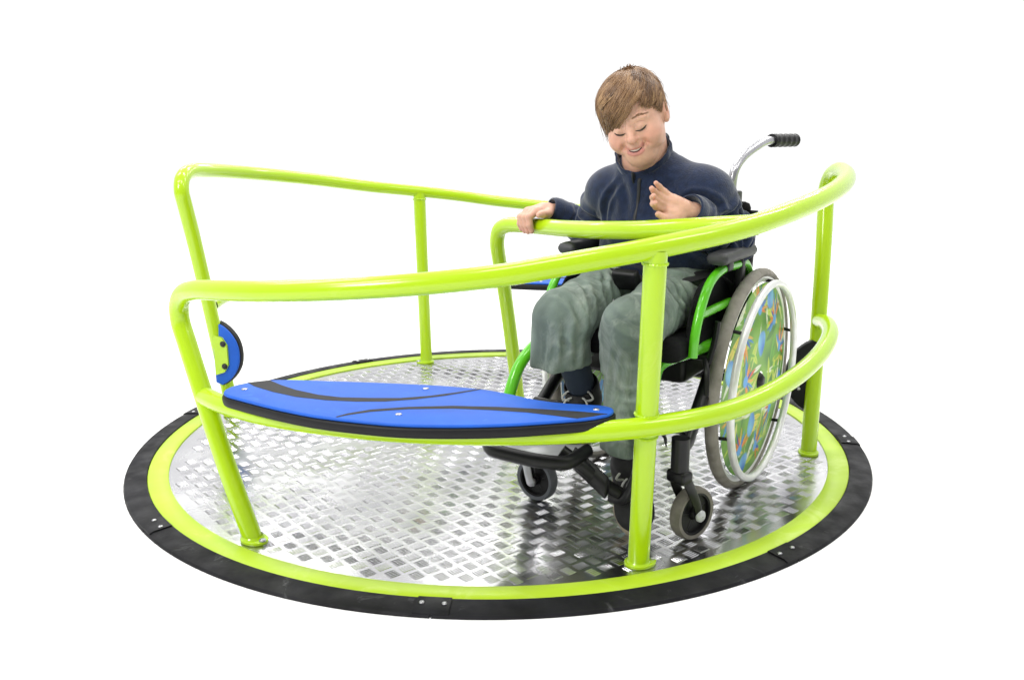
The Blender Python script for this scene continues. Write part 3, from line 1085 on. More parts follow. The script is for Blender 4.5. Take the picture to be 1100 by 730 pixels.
# neck, trunk, limbs (mostly inside the clothes)
B.cone(hd(0, -.025, -.055), neckB, .050, .052, .02)
B.cone(neckB, chest, .055, .085, .03)
B.ell(chest, (.10, .065, .09), np.stack([CL, CF, ZV], 1), .03)
B.ell(ch(.105, 0, .555), (.105, .078, .085), np.stack([CL, CF, ZV], 1), .03)
B.ell(pelv, (.105, .07, .05), np.stack([CL, CF, ZV], 1), .03)
for h_, k_, a_, r_s in ((hipR, kneeR, ankR, 1), (hipL, kneeL, ankL, 1)):
    B.cone(h_, k_, .056, .038, .02)
    B.cone(k_, a_, .037, .026, .015)
for s_, e_, w_ in ((shR, elbR, wriR), (shL, elbL, wriL)):
    B.cone(s_, e_, .034, .029, .012)
    B.cone(e_, w_, .030, .0215, .010)
B.cone(neckB, shR, .036, .034, .015)
B.cone(neckB, shL, .036, .034, .015)
# feet inside the shoes
toeR, toeL = V(.150, -.622, .222), V(.298, -.704, .060)
for an_, kn_, to_ in ((ankR, kneeR, toeR), (ankL, kneeL, toeL)):
    d_ = unit(kn_ - an_)
    f_ = unit(to_ - an_)
    u_ = unit(d_ - f_ * (d_ @ f_))
    B.cone(an_ - u_ * .008, an_ - u_ * .034 + f_ * .085, .022, .014, .01)

# ---- right hand on the grab rail: palm over the tube, fingers curled down its far side
Q = V(.100, -.203, .6125)
T = unit(V(.14, -.26, .017))
Nn = unit(V(-.874, -.485, 0))
U3 = unit(np.cross(Nn, T))
if U3[2] < 0:
    U3 = -U3


def rg(t, n, u):
    return Q + T * t + Nn * n + U3 * u


nails = []
B.cone(wriR, rg(.004, -.018, .040), .0195, .0175, .010)
for i, t in enumerate((.024, .008, -.008, -.023)):
    sp_ = 1.0 + .12 * (i - 1.5)
    B.cone(rg(.0 + t * .45, -.030, .041), rg(t, .012, .0375), .0125, .0105, .010)
    r = (.0086, .0088, .0084, .0074)[i]
    ln = (.96, 1.0, .97, .86)[i]
    p0, p1, p2, p3 = rg(t, .010, .038), rg(t * 1.08 + .001, .010 + .0265 * ln, .0245), rg(t * 1.1 + .002, .0345, .0245 - .020 * ln), rg(t * 1.1 + .002, .0300, .0245 - .036 * ln)
    B.chain([p0, p1, p2, p3], [r * 1.08, r, r * .94, r * .80], .0035)
    nails.append((p3 * .75 + p2 * .25 + Nn * r * .62, r))
B.chain([rg(.018, -.030, .038), rg(.036, -.014, .031), rg(.043, .004, .0305), rg(.045, .018, .0290)], [.0125, .0105, .0090, .0075], .006)

# ---- left hand raised, palm to the front, fingers half curled
palm_n = unit(V(-.10, -.95, .25))            # palm side
fd = unit(V(-.84, -.10, .46))                # finger direction
fd = unit(fd - palm_n * (fd @ palm_n))
td = np.cross(palm_n, fd)                    # across the palm
if td[0] > 0 or td[2] > 0:
    td = -td                                 # towards the thumb: down and left
LW = V(.405, -.540, .674)
LS = .86


def lg(a, b, c_):
    return LW + (fd * a + td * b + palm_n * c_) * LS


B.cone(wriL, lg(.006, .0, 0), .0195, .018, .012)
for b0, b1 in ((.014, .021), (.004, .007), (-.007, -.007), (-.014, -.021)):
    B.cone(lg(.006, b0, 0), lg(.040, b1 * .88, -.001), .0112, .0094, .010)
B.ell(lg(.022, .017, .008), (.022, .013, .012), np.stack([fd, td, palm_n], 1), .008)     # ball of the thumb
B.ell(lg(.022, -.014, .006), (.024, .010, .010), np.stack([fd, td, palm_n], 1), .008)
fing = [(.021, .95, .86, .012), (.007, 1.05, .76, .006), (-.007, 1.0, .55, -.008), (-.021, .84, .40, -.030)]
for b, ln, curl, spr in fing:
    p = lg(.041, b * .88, -.001)
    ang = curl * .45
    pts = [p]
    dirb = unit(fd + td * spr * 6)
    for seg_, L_ in enumerate((.033, .024, .020)):
        d = dirb * math.cos(ang) + palm_n * math.sin(ang)
        p = p + d * L_ * ln * LS
        pts.append(p)
        ang += curl * (.95, .7, .5)[seg_]
    r = .0070 if b > -.015 else .0062
    B.chain(pts, [r * 1.12, r * 1.02, r * .94, r * .80], .0035)
    nails.append((pts[-1], r))
B.chain([lg(.004, .014, .006), lg(.018, .031, .012), lg(.037, .038, .018), lg(.056, .037, .022)], [.0112, .0096, .0084, .0070], .006)

bv, bf = B.mesh()
# ---- skin colours: lips, cheeks, nose, ears, knuckles and nails
skin = np.tile(V(.635, .365, .262), (len(bv), 1))
lc = hloc(bv)


def tint(mask, colr):
    global skin
    m = np.clip(mask, 0, 1)[:, None]
    skin = skin * (1 - m) + np.asarray(colr) * m


ishead = (np.abs(lc[:, 0]) < .1) & (np.abs(lc[:, 1]) < .13) & (lc[:, 2] > -.13) & (bv[:, 2] > .76)
for s in (-1, 1):
    d = np.linalg.norm((lc - V(.038 * s, .070, -.044)) / V(.024, .03, .020), axis=1)
    tint(ishead * np.exp(-d * d * 1.0) * .50, (.60, .215, .16))
    d = np.linalg.norm((lc - V(.078 * s, -.008, -.018)) / V(.012, .02, .03), axis=1)
    tint(ishead * np.exp(-d ** 4) * .4, (.62, .26, .18))
d = np.linalg.norm((lc - V(0, .104, -.040)) / V(.014, .012, .012), axis=1)
tint(ishead * np.exp(-d * d) * .35, (.62, .27, .19))
dm = np.full(len(bv), 9.0)
MLa = np.array(ML)
for q in catmull(MLa, 8):
    for dz, wz in ((.0056, .0042), (-.0078, .0058)):
        qq = q + V(0, -.002, dz)
        dm = np.minimum(dm, np.sqrt(((lc[:, 0] - qq[0]) / .005) ** 2 + ((lc[:, 2] - qq[2]) / wz) ** 2 + ((lc[:, 1] - qq[1]) / .012) ** 2))
tint(ishead * (np.abs(lc[:, 0]) < .0225) * np.clip((1.15 - dm) * 2.2, 0, .85), (.49, .185, .155))
for p, r in nails:
    d = np.linalg.norm(bv - p, axis=1)
    tint(np.exp(-(d / (r * 1.1)) ** 2) * .5, (.66, .30, .24))
bv = smooth_mesh(bv, bf, 1, .35)
body = link('body', bv, bf, M['skin'], person, PO, True, skin)


def face_pt(x, z, off=.0):
    """point on the face at local x, z, marching inward"""
    for y in np.arange(.125, -.05, -.0008):
        if B.at(hd(x, y, z)) < 0:
            return hd(x, y + off / HS, z)
    return hd(x, 0, z)


# eyelashes: downcast lash line with a sliver of eye
for s in (-1, 1):
    pts = [face_pt(.0262 * s + dx * s, -.0185 - .0042 * (1 - (dx / .0135) ** 2) + .0022 * (dx / .0135), .0006) for dx in np.linspace(-.0130, .0145, 9)]
    MB().tube(catmull(pts, 3), np.interp(np.linspace(0, 1, 25), [0, .3, .75, 1], [.0008, .0019, .0022, .0008]), 6, c=None).build('eyelash', M['lash'], body, PO)
    pts = [face_pt(.0262 * s + dx * s, -.0035 + .0030 * (1 - (dx / .0135) ** 2), .0001) for dx in np.linspace(-.012, .014, 7)]
    MB().tube(catmull(pts, 3), .0006, 5).build('eyelid_crease', M['lip'], body, PO)
    if s < 0:
        continue                      # the fringe covers his right brow
    mb = MB()
    for k in range(46):
        u = k / 45
        x = (.0115 + .0345 * u)
        z = .0105 + .0070 * math.sin(u * 2.4) - .005 * u + random.uniform(-.0022, .0022)
        a = face_pt(x * s, z, .0002)
        b = face_pt((x + .006) * s, z + .0024 * (1 - 1.6 * u), .0010)
        mb.tube([a, (a + b) / 2 + hf * .0005, b], [.0004, .0005, .0002], 4)
    mb.build('eyebrow', M['brow'], body, PO)
# teeth behind the lips
tp = catmull([hd(x * .80, y - .0016, z + .0016) for x, y, z in ML], 5)
MB().tube(tp, np.interp(np.linspace(-1, 1, len(tp)), [-1, -.6, .6, 1], [.001, .0024, .0024, .001]), 8).build('teeth', M['teeth'], body, PO)
MB().tube(catmull([hd(x * .88, y - .0030, z - .0012) for x, y, z in ML], 5), np.interp(np.linspace(-1, 1, 26), [-1, -.6, .6, 1], [.0010, .0036, .0036, .0010]), 8).build('mouth', M['mouth'], body, PO)

# ---- hair: scalp cap plus combed strands
HR = V(.0815, .0985, .0725)
HCN = V(0, -.012, .026)


def hair_limit(ph):
    """lowest local z of the hairline for azimuth ph (0 = his left, 90 = front)"""
    tab = [(-180, -.040), (-150, -.05), (-90, -.065), (-30, -.045), (-8, -.028), (8, -.026), (22, -.014), (38, .014), (54, .036), (70, .050), (82, .046), (94, .020), (108, -.010), (124, -.034), (142, -.048), (158, -.048), (180, -.040)]
    return float(np.interp(ph, [t[0] for t in tab], [t[1] for t in tab]))


whorl = unit(V(.10, -.22, 1.0))
wx = unit(np.cross(V(0, 1, 0), whorl))
wy = np.cross(whorl, wx)
hmb = MB()
darks, mids, lights = V(.070, .034, .015), V(.190, .100, .044), V(.40, .245, .120)


def on_scalp(th, ph, k):
    d = whorl * math.cos(th) + (wx * math.cos(ph) + wy * math.sin(ph)) * math.sin(th)
    if d[2] < 0:          # below the widest ring the hair hangs straight
        e = math.hypot(d[0], d[1])
        d = V(d[0] / e, d[1] / e, d[2] / e * .8)
    q = d * HR
    sx = .93 if q[0] > 0 else 1.0 + .05 * min(1, -q[0] / .05)
    sx = 1.0 + (sx - 1.0) * min(1, abs(q[0]) / .03)
    return q, HCN + q * k * V(sx, 1, 1)


def lock(phi, th0, ln, drift, lift, n_str, spread, tone):
    """one lock of hair: strands that start spread out and gather towards a tip"""
    n = 10
    wob = random.uniform(-.12, .12)
    for _ in range(n_str):
        a, bq = random.gauss(0, spread), random.gauss(0, spread * .5)
        pts = []
        l1 = ln * random.uniform(.8, 1.05)
        dl = random.uniform(-.006, .006)
        for i in range(n):
            u = i / (n - 1)
            th = th0 + bq * .5 + l1 * u
            ph = phi + a * (1 - .72 * u) / max(.45, math.sin(min(th + .15, 2.6))) + drift * u ** 1.6 + wob * math.sin(u * 3.0) * .5
            k = 1.004 + lift * math.sin(math.pi * min(1, u * 1.08 + .06)) + dl * (1 - u) + .010 * u
            q, pt = on_scalp(th, ph, k)
            az = math.degrees(math.atan2(q[1], q[0]))
            if pt[2] < hair_limit(az) + tipj + random.uniform(-.003, .003):
                break
            pts.append(hd(*pt))
        m = len(pts)
        if m < 3:
            continue
        w = random.uniform(.0007, .0013)
        rad = [w * (1 - .8 * (i / (m - 1)) ** 2) for i in range(m)]
        t = min(1, max(0, tone + random.uniform(-.26, .26)))
        cc = darks * (1 - 2 * t) + mids * 2 * t if t < .5 else mids * (2 - 2 * t) + lights * (2 * t - 1)
        hmb.tube(catmull(pts, 2), np.interp(np.linspace(0, m - 1, (m - 1) * 2 + 1), range(m), rad), 4, c=cc)


for k in range(380):
    phi = math.pi * 2 * ((k * .61803) % 1) - math.pi
    fr_ = max(0, math.sin(phi + .25))
    th0 = [.02, .3, .6, .95, 1.3][k % 5] + random.uniform(-.1, .1)
    th0 = max(.01, th0)
    tipj = random.uniform(-.022, .004)
    lock(phi, th0, random.uniform(.75, 1.35), .80 * fr_ + random.gauss(0, .16), .020 + .030 * random.random() + (.018 if k % 5 == 0 else 0),
         20, .075, min(1, max(0, random.gauss(.50, .18))))
# tuft at the whorl
for k in range(60):
    a = random.uniform(-math.pi, math.pi)
    d0 = unit(whorl + (wx * math.cos(a) + wy * math.sin(a)) * random.uniform(.0, .25))
    p0 = HCN + d0 * HR * .99
    dr = unit(d0 * .5 + V(random.uniform(-.6, .6), random.uniform(.0, .9), .2))
    L_ = random.uniform(.010, .017)
    hmb.tube([hd(*p0), hd(*(p0 + dr * L_ * .5 + d0 * .003)), hd(*(p0 + dr * L_))], [.0011, .0009, .0003], 4, c=mids * random.uniform(.6, 1.5))
for k in range(70):
    phi, th = random.uniform(-math.pi, math.pi), random.uniform(.2, 1.9)
    q_, pt = on_scalp(th, phi, 1.02)
    if pt[2] < hair_limit(math.degrees(math.atan2(q_[1], q_[0]))) + .01:
        continue
    q2, p2 = on_scalp(th + random.uniform(.15, .4), phi + random.uniform(-.2, .3), random.uniform(1.06, 1.12))
    q3, p3 = on_scalp(th + random.uniform(.45, .7), phi + random.uniform(-.3, .5), random.uniform(1.05, 1.13))
    hmb.tube(catmull([hd(*pt), hd(*p2), hd(*p3)], 4), np.linspace(.0005, .00018, 9), 4, c=mids * random.uniform(.5, 1.4))
# scalp cap: polar sheet following the hairline
na, nt_ = 96, 26
capv, capf = [], []
for i in range(na):
    ph = -math.pi + TAU * i / na
    # find theta where the hairline is reached
    th_end = 2.6
    for th in np.linspace(.3, 2.6, 200):
        d = whorl * math.cos(th) + (wx * math.cos(ph) + wy * math.sin(ph)) * math.sin(th)
        q = on_scalp(th, ph, 1.0)[1]
        if q[2] < hair_limit(math.degrees(math.atan2(q[1], q[0]))) + .005:
            th_end = th
            break
    for j in range(nt_):
        th = .001 + (th_end - .001) * j / (nt_ - 1)
        d = whorl * math.cos(th) + (wx * math.cos(ph) + wy * math.sin(ph)) * math.sin(th)
        capv.append(hd(*on_scalp(th, ph, .985 - .045 * (j / (nt_ - 1)) ** 6)[1]))
for i in range(na):
    i2 = (i + 1) % na
    for j in range(nt_ - 1):
        capf.append((i * nt_ + j, i * nt_ + j + 1, i2 * nt_ + j + 1, i2 * nt_ + j))
hmb.add(capv, capf, darks * 1.25)
hmb.build('hair', M['hair'], body, PO, sharp=None)


def vnormals(v, f):
    n = np.cross(v[f[:, 2]] - v[f[:, 0]], v[f[:, 3]] - v[f[:, 1]])
    out = np.zeros_like(v)
    for a in range(4):
        np.add.at(out, f[:, a], n)
    return out / (np.linalg.norm(out, axis=1)[:, None] + 1e-12)


def creases(v, f, curves):
    """press fold valleys with a soft ridge beside them into a mesh: curves = (points, depth, width)"""
    nrm = vnormals(v, f)
    disp = np.zeros(len(v))
    for pts, dep, wid in curves:
        pts = np.asarray(pts, float)
        snap = np.array([v[np.argmin(((v - q) ** 2).sum(1))] for q in pts])
        c_ = catmull(snap, 4)
        lo, hi = c_.min(0) - wid * 4, c_.max(0) + wid * 4
        k = np.where(((v > lo) & (v < hi)).all(1))[0]
        vv = v[k]
        best = np.full(len(k), 9.)
        tt = np.zeros(len(k))
        n = len(c_) - 1
        for i in range(n):
            a, d = c_[i], c_[i + 1] - c_[i]
            t = np.clip(((vv - a) @ d) / (d @ d + 1e-12), 0, 1)
            dd = np.linalg.norm(vv - a - t[:, None] * d, axis=1)
            m = dd < best
            best[m] = dd[m]
            tt[m] = (i + t[m]) / n
        env = np.sin(np.pi * np.clip(tt, .02, .98)) ** .6
        disp[k] += dep * env * (-np.exp(-(best / wid) ** 2) + .75 * np.exp(-((best - 1.9 * wid) / (wid * .9)) ** 2))
    disp = np.clip(disp, -.013, .013)
    return v + nrm * disp[:, None]


def limb_folds(seed, p, q, r, n, t0, t1, dep, wid, a_mid=None, a_span=1.5):
    rr_ = np.random.default_rng(seed)
    d = unit(q - p)
    toc = unit(V(.0372, -2.41, .837) * 0 + V(0, -1, .2))
    u = unit(toc - d * (toc @ d))
    w_ = np.cross(d, u)
    out = []
    for i in range(n):
        t = t0 + (t1 - t0) * (i + rr_.uniform(.1, .9)) / n
        a0 = rr_.normal(0, .7) if a_mid is None else a_mid + rr_.normal(0, .3)
        sp_ = a_span * rr_.uniform(.7, 1.2)
        sl = rr_.normal(0, .16)
        pts = []
        for s in np.linspace(-.5, .5, 6):
            a = a0 + s * sp_ * 2
            tt = t + sl * s + .05 * math.sin(s * 5 + i)
            pts.append(p + (q - p) * tt + (u * math.cos(a) + w_ * math.sin(a)) * r)
        out.append((pts, dep * rr_.uniform(.6, 1.2), wid * rr_.uniform(.75, 1.3)))
    return out


def drape(seed, p, q, amp, nl=5):
    """lengthwise hanging folds round a limb"""
    rr_ = np.random.default_rng(seed)
    d = unit(q - p)
    u = unit(np.cross(d, [1, 0, 0]))
    w_ = np.cross(d, u)
    ph = rr_.uniform(0, TAU, 3)

    def fn(t, X, Y, Z):
        a = np.arctan2((X - p[0]) * w_[0] + (Y - p[1]) * w_[1] + (Z - p[2]) * w_[2], (X - p[0]) * u[0] + (Y - p[1]) * u[1] + (Z - p[2]) * u[2])
        return (amp * (.25 + .75 * t) * (np.sin(nl * a + ph[0] + 1.2 * t) * .6 + .4 * np.sin((nl + 3) * a + ph[1] - 1.5 * t))).astype(np.float32)
    return fn


# ---- fleece jacket
J = Vol((.06, -.66, .40), (.66, -.08, .86), .0030)
TM = np.stack([CL, CF, ZV], 1)


def folds(seed, amp, freq, tlo=0., thi=1.):
    r = np.random.default_rng(seed)
    ph = r.uniform(0, TAU, 4)
    w = r.normal(0, 1, (3, 3)) * 18

    def fn(t, X, Y, Z):
        wob = np.sin(w[0, 0] * X + w[0, 1] * Y + w[0, 2] * Z + ph[0]) + .7 * np.sin(w[1, 0] * X * 1.7 + w[1, 1] * Y + w[1, 2] * Z * 1.4 + ph[1])
        env = np.clip((t - tlo) / .2, 0, 1) * np.clip((thi - t) / .2, 0, 1)
        return (amp * env * (np.sin(freq * t + 1.5 * wob + ph[2]) * .6 + .4 * np.sin(freq * 1.9 * t - 1.1 * wob + ph[3]))).astype(np.float32)
    return fn


J.ell(ch(.105, -.005, .655), (.132, .097, .115), TM, 0)
J.ell(ch(.112, -.003, .565), (.138, .118, .105), TM, .05)
J.ell(ch(.092, 0, .485), (.138, .112, .055), TM, .04)
J.cone(neckB, ch(.118, -.085, .712), .066, .056, .03)
J.cone(neckB, ch(.125, .078, .714), .066, .056, .03)
J.cone(shR, elbR, .060, .049, .030, wr=folds(3, .0055, 16, .1, 1.1))
J.cone(elbR, wriR + (wriR - elbR) * .0, .050, .036, .014, wr=folds(4, .005, 19, -.1, .95))
J.cone(shL, elbL, .063, .053, .030, wr=folds(5, .0065, 15, .15, 1.1))
J.cone(elbL, wriL, .053, .037, .014, wr=folds(6, .0055, 19, -.1, .95))
# neck opening, stand collar
J.cone(ch(.118, -.022, .735), hd(0, .005, -.05), .046, .062, .006, 'cut')
J.cone(wriR + (wriR - elbR) * .12, wriR + (wriR - elbR) * .9, .026, .03, .003, 'cut')
J.cone(wriL + (wriL - elbL) * .10, wriL + (wriL - elbL) * .9, .027, .03, .003, 'cut')
jv, jf = J.mesh()
jv = smooth_mesh(jv, jf, 2, .5)
cz = limb_folds(21, shR, elbR, .058, 7, .15, 1.1, .012, .0075) + limb_folds(22, elbR, wriR, .042, 5, .05, .85, .007, .006)
cz += limb_folds(23, shL, elbL, .060, 8, .15, 1.1, .014, .008) + limb_folds(24, elbL, wriL, .046, 6, .05, .85, .008, .006)
for a, b_, c_, dp, wd in (((.20, -.07, .735), (.205, -.105, .68), (.20, -.125, .61), .006, .007), ((.205, .06, .735), (.215, .10, .68), (.21, .122, .61), .007, .007),
                          ((.21, .115, .60), (.235, .06, .585), (.245, .0, .59), .005, .010), ((.20, -.12, .60), (.235, -.07, .58), (.245, -.03, .585), .005, .010),
                          ((.215, .11, .64), (.225, .06, .63), (.225, .02, .635), .004, .010), ((.21, -.11, .645), (.225, -.07, .63), (.225, -.04, .64), .004, .010),
                          ((.20, .10, .54), (.24, .04, .53), (.24, -.04, .535), .006, .011), ((.20, -.11, .55), (.24, -.06, .54), (.24, .0, .55), .005, .010),
                          ((.19, .055, .745), (.205, .03, .70), (.21, .02, .65), .004, .011), ((.19, -.06, .745), (.205, -.05, .70), (.21, -.04, .65), .004, .011)):
    cz.append(([ch(*a), ch(*b_), ch(*c_)], dp, wd))
jv = creases(jv, jf, cz)
jv = smooth_mesh(jv, jf, 1, .25)
jacket = link('jacket', jv, jf, M['jacket'], person, PO)
# collar: leaning stand-up band around the neck
colC = ch(.135, -.026, .762)
ca = unit(hd(0, -.01, -.03) - ch(.118, -.024, .735))
cr_ = unit(np.cross(CF, ca))
cfw = np.cross(ca, cr_)
if cfw @ CF < 0:
    cfw, cr_ = -cfw, -cr_
cv, cf_ = [], []
na = 72
prof = [(-.010, .062), (.0, .0625), (.016, .0625), (.032, .063), (.044, .0635), (.048, .0615), (.045, .058), (.030, .0555), (.0, .054)]
for i in range(na):
    a = TAU * i / na
    dirv = cr_ * math.cos(a) * 1.02 + cfw * math.sin(a)
    fr_ = math.sin(a)
    lowf = 1.0 - .30 * max(0, fr_) ** 2 + .12 * max(0, -fr_)
    wob = .0012 * math.sin(a * 7 + 1) + .0009 * math.sin(a * 13)
    for hgt, r in prof:
        cv.append(colC + dirv * (r + wob * (hgt / .04)) + ca * (hgt * lowf - .006 * max(0, fr_)))
m_ = len(prof)
for i in range(na):
    i2 = (i + 1) % na
    for k in range(m_ - 1):
        cf_.append((i * m_ + k, i2 * m_ + k, i2 * m_ + k + 1, i * m_ + k + 1))
link('collar', cv, cf_, M['jacket'], jacket, PO)


def jacket_pt(l, z, off=.001):
    for f in np.arange(.33, .0, -.0012):
        if J.at(ch(f, l, z)) < 0:
            return ch(f + off, l, z)
    return ch(.2, l, z)


zp = [jacket_pt(-.020 + .008 * (z - .60) / .15, z, .0012) for z in np.linspace(.752, .58, 14)]
zp = [colC + cfw * .066 + ca * .028, colC + cfw * .0655 + ca * .008] + zp
MB().tube(catmull(zp, 3), .0042, 8, flat=(CF, .45)).build('zip', M['zip'], jacket, PO)
MB().tube(catmull([zp[0] + ca * .002, zp[0] + CF * .006 - ca * .012, zp[0] + CF * .006 - ca * .026], 3), .0026, 6).build('zip_pull', M['zip'], jacket, PO)
# cuffs
for w_, e_, r in ((wriR, elbR, .0305), (wriL, elbL, .0315)):
    d = unit(w_ - e_)
    if r < .031:
        d = unit(d * .7 + Nn * .5)
    fr = frame(w_ + d * .012, d)
    MB().lathe([(r + .0035, -.022), (r + .006, -.012), (r + .005, .004), (r + .002, .012), (r - .002, .013), (r - .004, .008), (r - .004, -.02)], fr, 36).build('cuff', M['jacket'], jacket, PO)

# ---- trousers
P = Vol((.02, -.78, .12), (.62, -.16, .62), .0030)
P.ell(ch(.075, 0, .490), (.132, .098, .066), TM, 0)
P.cone(hipR, kneeR + (hipR - kneeR) * .05, .074, .0585, .02, wr=folds(11, .004, 22, .25, .9))
P.cone(hipL, kneeL + (hipL - kneeL) * .05, .074, .0575, .02, wr=folds(12, .004, 22, .25, .9))
hemR = V(.147, -.562, .362)
kq = kneeR + V(0, .006, .0)
P.cone(kq, hemR + V(0, .004, -.050), .0600, .0735, .018, wr=drape(13, kq, hemR, .0085, 6))
hemL = V(.284, -.632, .185)
kq = kneeL + V(0, .008, -.0)
P.cone(kq, hemL + V(.0, 0, -.03), 0.060, .056, .022, wr=drape(14, kq, hemL, .005, 5))
# open hems
nR = unit(V(.10, .16, -1.0))
P.half(hemR, nR, hemR - .13, hemR + V(.075, .13, .06))
P.cone(hemR + nR * .03, hemR - nR * .06, .064, .056, .004, 'cut')
nL = unit(V(.05, .12, -1.0))
P.half(hemL, nL, hemL - V(.07, .1, .13), hemL + V(.1, .1, .06))
P.cone(hemL + nL * .03, hemL - nL * .05, .050, .046, .004, 'cut')
pv_, pf_ = P.mesh()
pv_ = smooth_mesh(pv_, pf_, 2, .5)
cz = limb_folds(31, hipR, kneeR, .066, 5, .35, .9, .006, .0065, 0, .9) + limb_folds(32, hipL, kneeL, .066, 5, .35, .9, .006, .0065, 0, .9)
cz += limb_folds(34, kneeL, hemL, .058, 5, .1, 1.0, .0045, .0065, 0, .8)
cz.append(([kneeR + V(.045, .06, .06), kneeR + V(.06, -.01, .035), kneeR + V(.062, -.045, -.05)], .009, .008))
cz.append(([kneeR + V(-.02, -.01, .06), kneeR + V(.03, -.045, .03), kneeR + V(.05, -.055, -.06)], .007, .007))
cz.append(([kneeL + V(-.05, .0, .04), kneeL + V(-.01, -.05, .01), kneeL + V(.05, -.04, .0)], .005, .008))
for dx0, dx1, z0, z1, dp in ((-.045, -.050, .0, -.10, .0035), (-.022, -.030, -.02, -.11, .0045), (.004, -.002, .01, -.10, .004), (.030, .030, -.01, -.10, .0045), (.052, .056, .0, -.10, .0035), (-.01, .02, -.03, -.07, .003)):
    cz.append(([kneeR + V(dx0, -.055, z0), kneeR + V((dx0 + dx1) / 2 + .004, -.052, (z0 + z1) / 2), kneeR + V(dx1, -.035, z1)], dp, .0065))
for dx0, dx1, z0, z1, dp in ((-.035, -.030, -.02, -.20, .004), (.0, .006, -.03, -.22, .004), (.03, .034, -.02, -.2, .0035)):
    cz.append(([kneeL + V(dx0, -.05, z0), kneeL + V((dx0 + dx1) / 2 - .005, -.02, (z0 + z1) / 2), kneeL + V(dx1, .0, z1)], dp, .0065))
pv_ = creases(pv_, pf_, cz)
pv_ = smooth_mesh(pv_, pf_, 1, .2)
link('trousers', pv_, pf_, M['trousers'], person, PO)

# ---- socks and shoes
for nm, an_, kn_, toe, sc in (('R', ankR, kneeR, toeR, 1.), ('L', ankL, kneeL, toeL, 1.)):
    d = unit(kn_ - an_)
    MB().tube(np.linspace(an_ - d * .01, an_ + d * (.135 if nm == 'R' else .07), 6), [.032, .032, .0325, .034, .036, .036], 20).build('sock', M['sock'], person, PO)
    ft = unit(toe - an_)
    up_ = unit(d - ft * (d @ ft))
    sd = np.cross(ft, up_)
    S_ = Vol(np.minimum(an_, toe) - .09, np.maximum(an_, toe) + .09, .003)
    FM = np.stack([sd, ft, up_], 1)
    base = an_ - up_ * .030
    S_.ell(base + ft * .000, (.037, .042, .040), FM, 0)
    S_.ell(base + ft * .055, (.041, .052, .033), FM, .02)
    S_.ell(base + ft * .100 - up_ * .004, (.043, .044, .026), FM, .02)
    S_.cone(an_ + up_ * .012, an_ - up_ * .01, .041, .040, .015)
    S_.cone(an_ + d * .015, an_ + d * .06, .0355, .036, .004, 'cut')
    S_.half(base - up_ * .020, -up_, base - .2, base + .2)
    sv, sf = S_.mesh()
    sv = smooth_mesh(sv, sf, 2, .5)
    shoe = link('shoe', sv, sf, M['shoe'], person, PO)
    ol = []
    for t in np.arange(40) / 40 * TAU:
        y = math.sin(t)
        x = math.cos(t)
        ol.append((x * (.043 + .004 * y - .006 * (1 - abs(y)) * (y < .2)), .053 + .096 * y))
    MB().prism(ol, (base - up_ * .018, sd, ft, up_), -.018, .004, .004).build('sole', M['sole'], shoe, PO, sharp=50)
    lb = MB()
    for q in range(4):
        yy = .028 + .019 * q
        zz = .026 - .006 * q
        c0 = base + ft * yy + up_ * zz
        for sg_ in (-1, 1):
            lb.tube(catmull([c0 - sd * .024 * sg_ - up_ * .010, c0 + up_ * .0065, c0 + sd * .024 * sg_ + ft * .014 - up_ * .012], 5), .0027, 6)
    c0 = base + ft * .028 + up_ * .036
    for sg_ in (-1, 1):
        lb.tube(catmull([c0, c0 + sd * .02 * sg_ + up_ * .012 - ft * .004, c0 + sd * .036 * sg_ + up_ * .002 + ft * .01, c0 + sd * .02 * sg_ - up_ * .004 + ft * .01, c0], 5), .0026, 6)
        lb.tube(catmull([c0, c0 + sd * .022 * sg_ + up_ * .004 + ft * .02, c0 + sd * .034 * sg_ - up_ * .012 + ft * .044], 5), .0024, 6)
    lb.build('laces', M['lace'], shoe, PO)

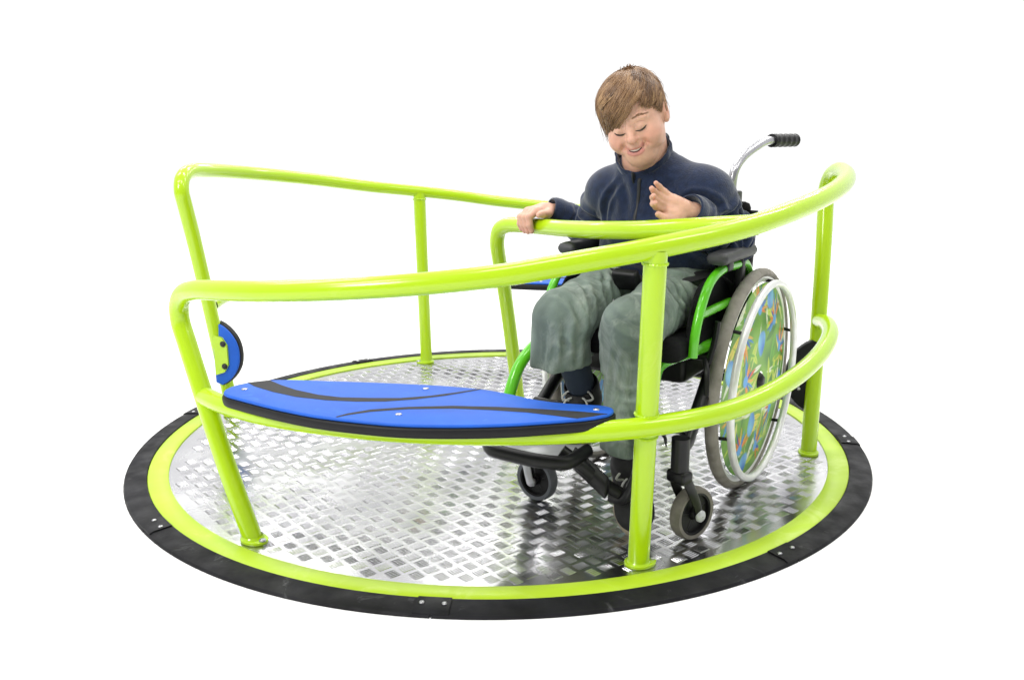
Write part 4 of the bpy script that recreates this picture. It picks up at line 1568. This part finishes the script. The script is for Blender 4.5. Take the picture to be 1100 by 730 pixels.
# ================================================================ camera, lights, world
cam = bpy.data.cameras.new('camera')
cam.sensor_width = 36
cam.lens = 36 * 944.5 / 1100
cam.clip_start = .05
cam.clip_end = 200
co = bpy.data.objects.new('camera', cam)
col.objects.link(co)
pitch, roll = .2297, -.0072
cp, sp = math.cos(pitch), math.sin(pitch)
fwd = V(0, cp, -sp)
rgt = V(1, 0, 0)
upv = V(0, sp, cp)
r2 = math.cos(roll) * rgt + math.sin(roll) * upv
u2 = -math.sin(roll) * rgt + math.cos(roll) * upv
mw = Matrix(((r2[0], u2[0], -fwd[0], .0372), (r2[1], u2[1], -fwd[1], -2.4102), (r2[2], u2[2], -fwd[2], .837), (0, 0, 0, 1)))
co.matrix_world = mw
scn.camera = co

w = bpy.data.worlds.new('World')
scn.world = w
w.use_nodes = True
nt = w.node_tree
bg = nt.nodes['Background']
tc = nt.nodes.new('ShaderNodeTexCoord')
sx = nt.nodes.new('ShaderNodeSeparateXYZ')
nt.links.new(tc.outputs['Generated'], sx.inputs[0])
mr = nt.nodes.new('ShaderNodeMapRange')      # added environment gradient: white backdrop ahead, dimmed behind the camera for contrast
mr.interpolation_type = 'SMOOTHSTEP'
mr.inputs['From Min'].default_value = -.75
mr.inputs['From Max'].default_value = .45
mr.inputs['To Min'].default_value = .37
mr.inputs['To Max'].default_value = .86
nt.links.new(sx.outputs['Y'], mr.inputs['Value'])
nt.links.new(mr.outputs['Result'], bg.inputs['Strength'])
bg.inputs['Color'].default_value = (1, 1, 1, 1)


def lamp(name, loc, target, sx, sy, power, colr=(1, 1, 1)):
    l = bpy.data.lights.new(name, 'AREA')
    l.shape = 'RECTANGLE'
    l.size, l.size_y = sx, sy
    l.energy = power
    l.color = colr
    o = bpy.data.objects.new(name, l)
    o.location = loc
    d = Vector(target) - Vector(loc)
    o.rotation_euler = d.to_track_quat('-Z', 'Y').to_euler()
    col.objects.link(o)
    return o


for lx in (-2.2, .1, 2.4):
    for ly in (-1.6, .6, 2.8, 5.0):
        lamp('ceiling_lamp', (lx, ly, 3.3), (lx, ly, 0), 1.3, .22, 21, (1, .985, .96))
lamp('key_lamp', (-2.4, -2.9, 2.7), (.2, -.3, .5), 1.0, 1.0, 60, (1, .985, .96))

scn.view_settings.view_transform = 'Standard'
scn.view_settings.look = 'None'
scn.view_settings.exposure = .30
scn.view_settings.gamma = 1
scn.render.film_transparent = False
try:
    scn.cycles.max_bounces = 8
    scn.cycles.use_denoising = True
except Exception:
    pass
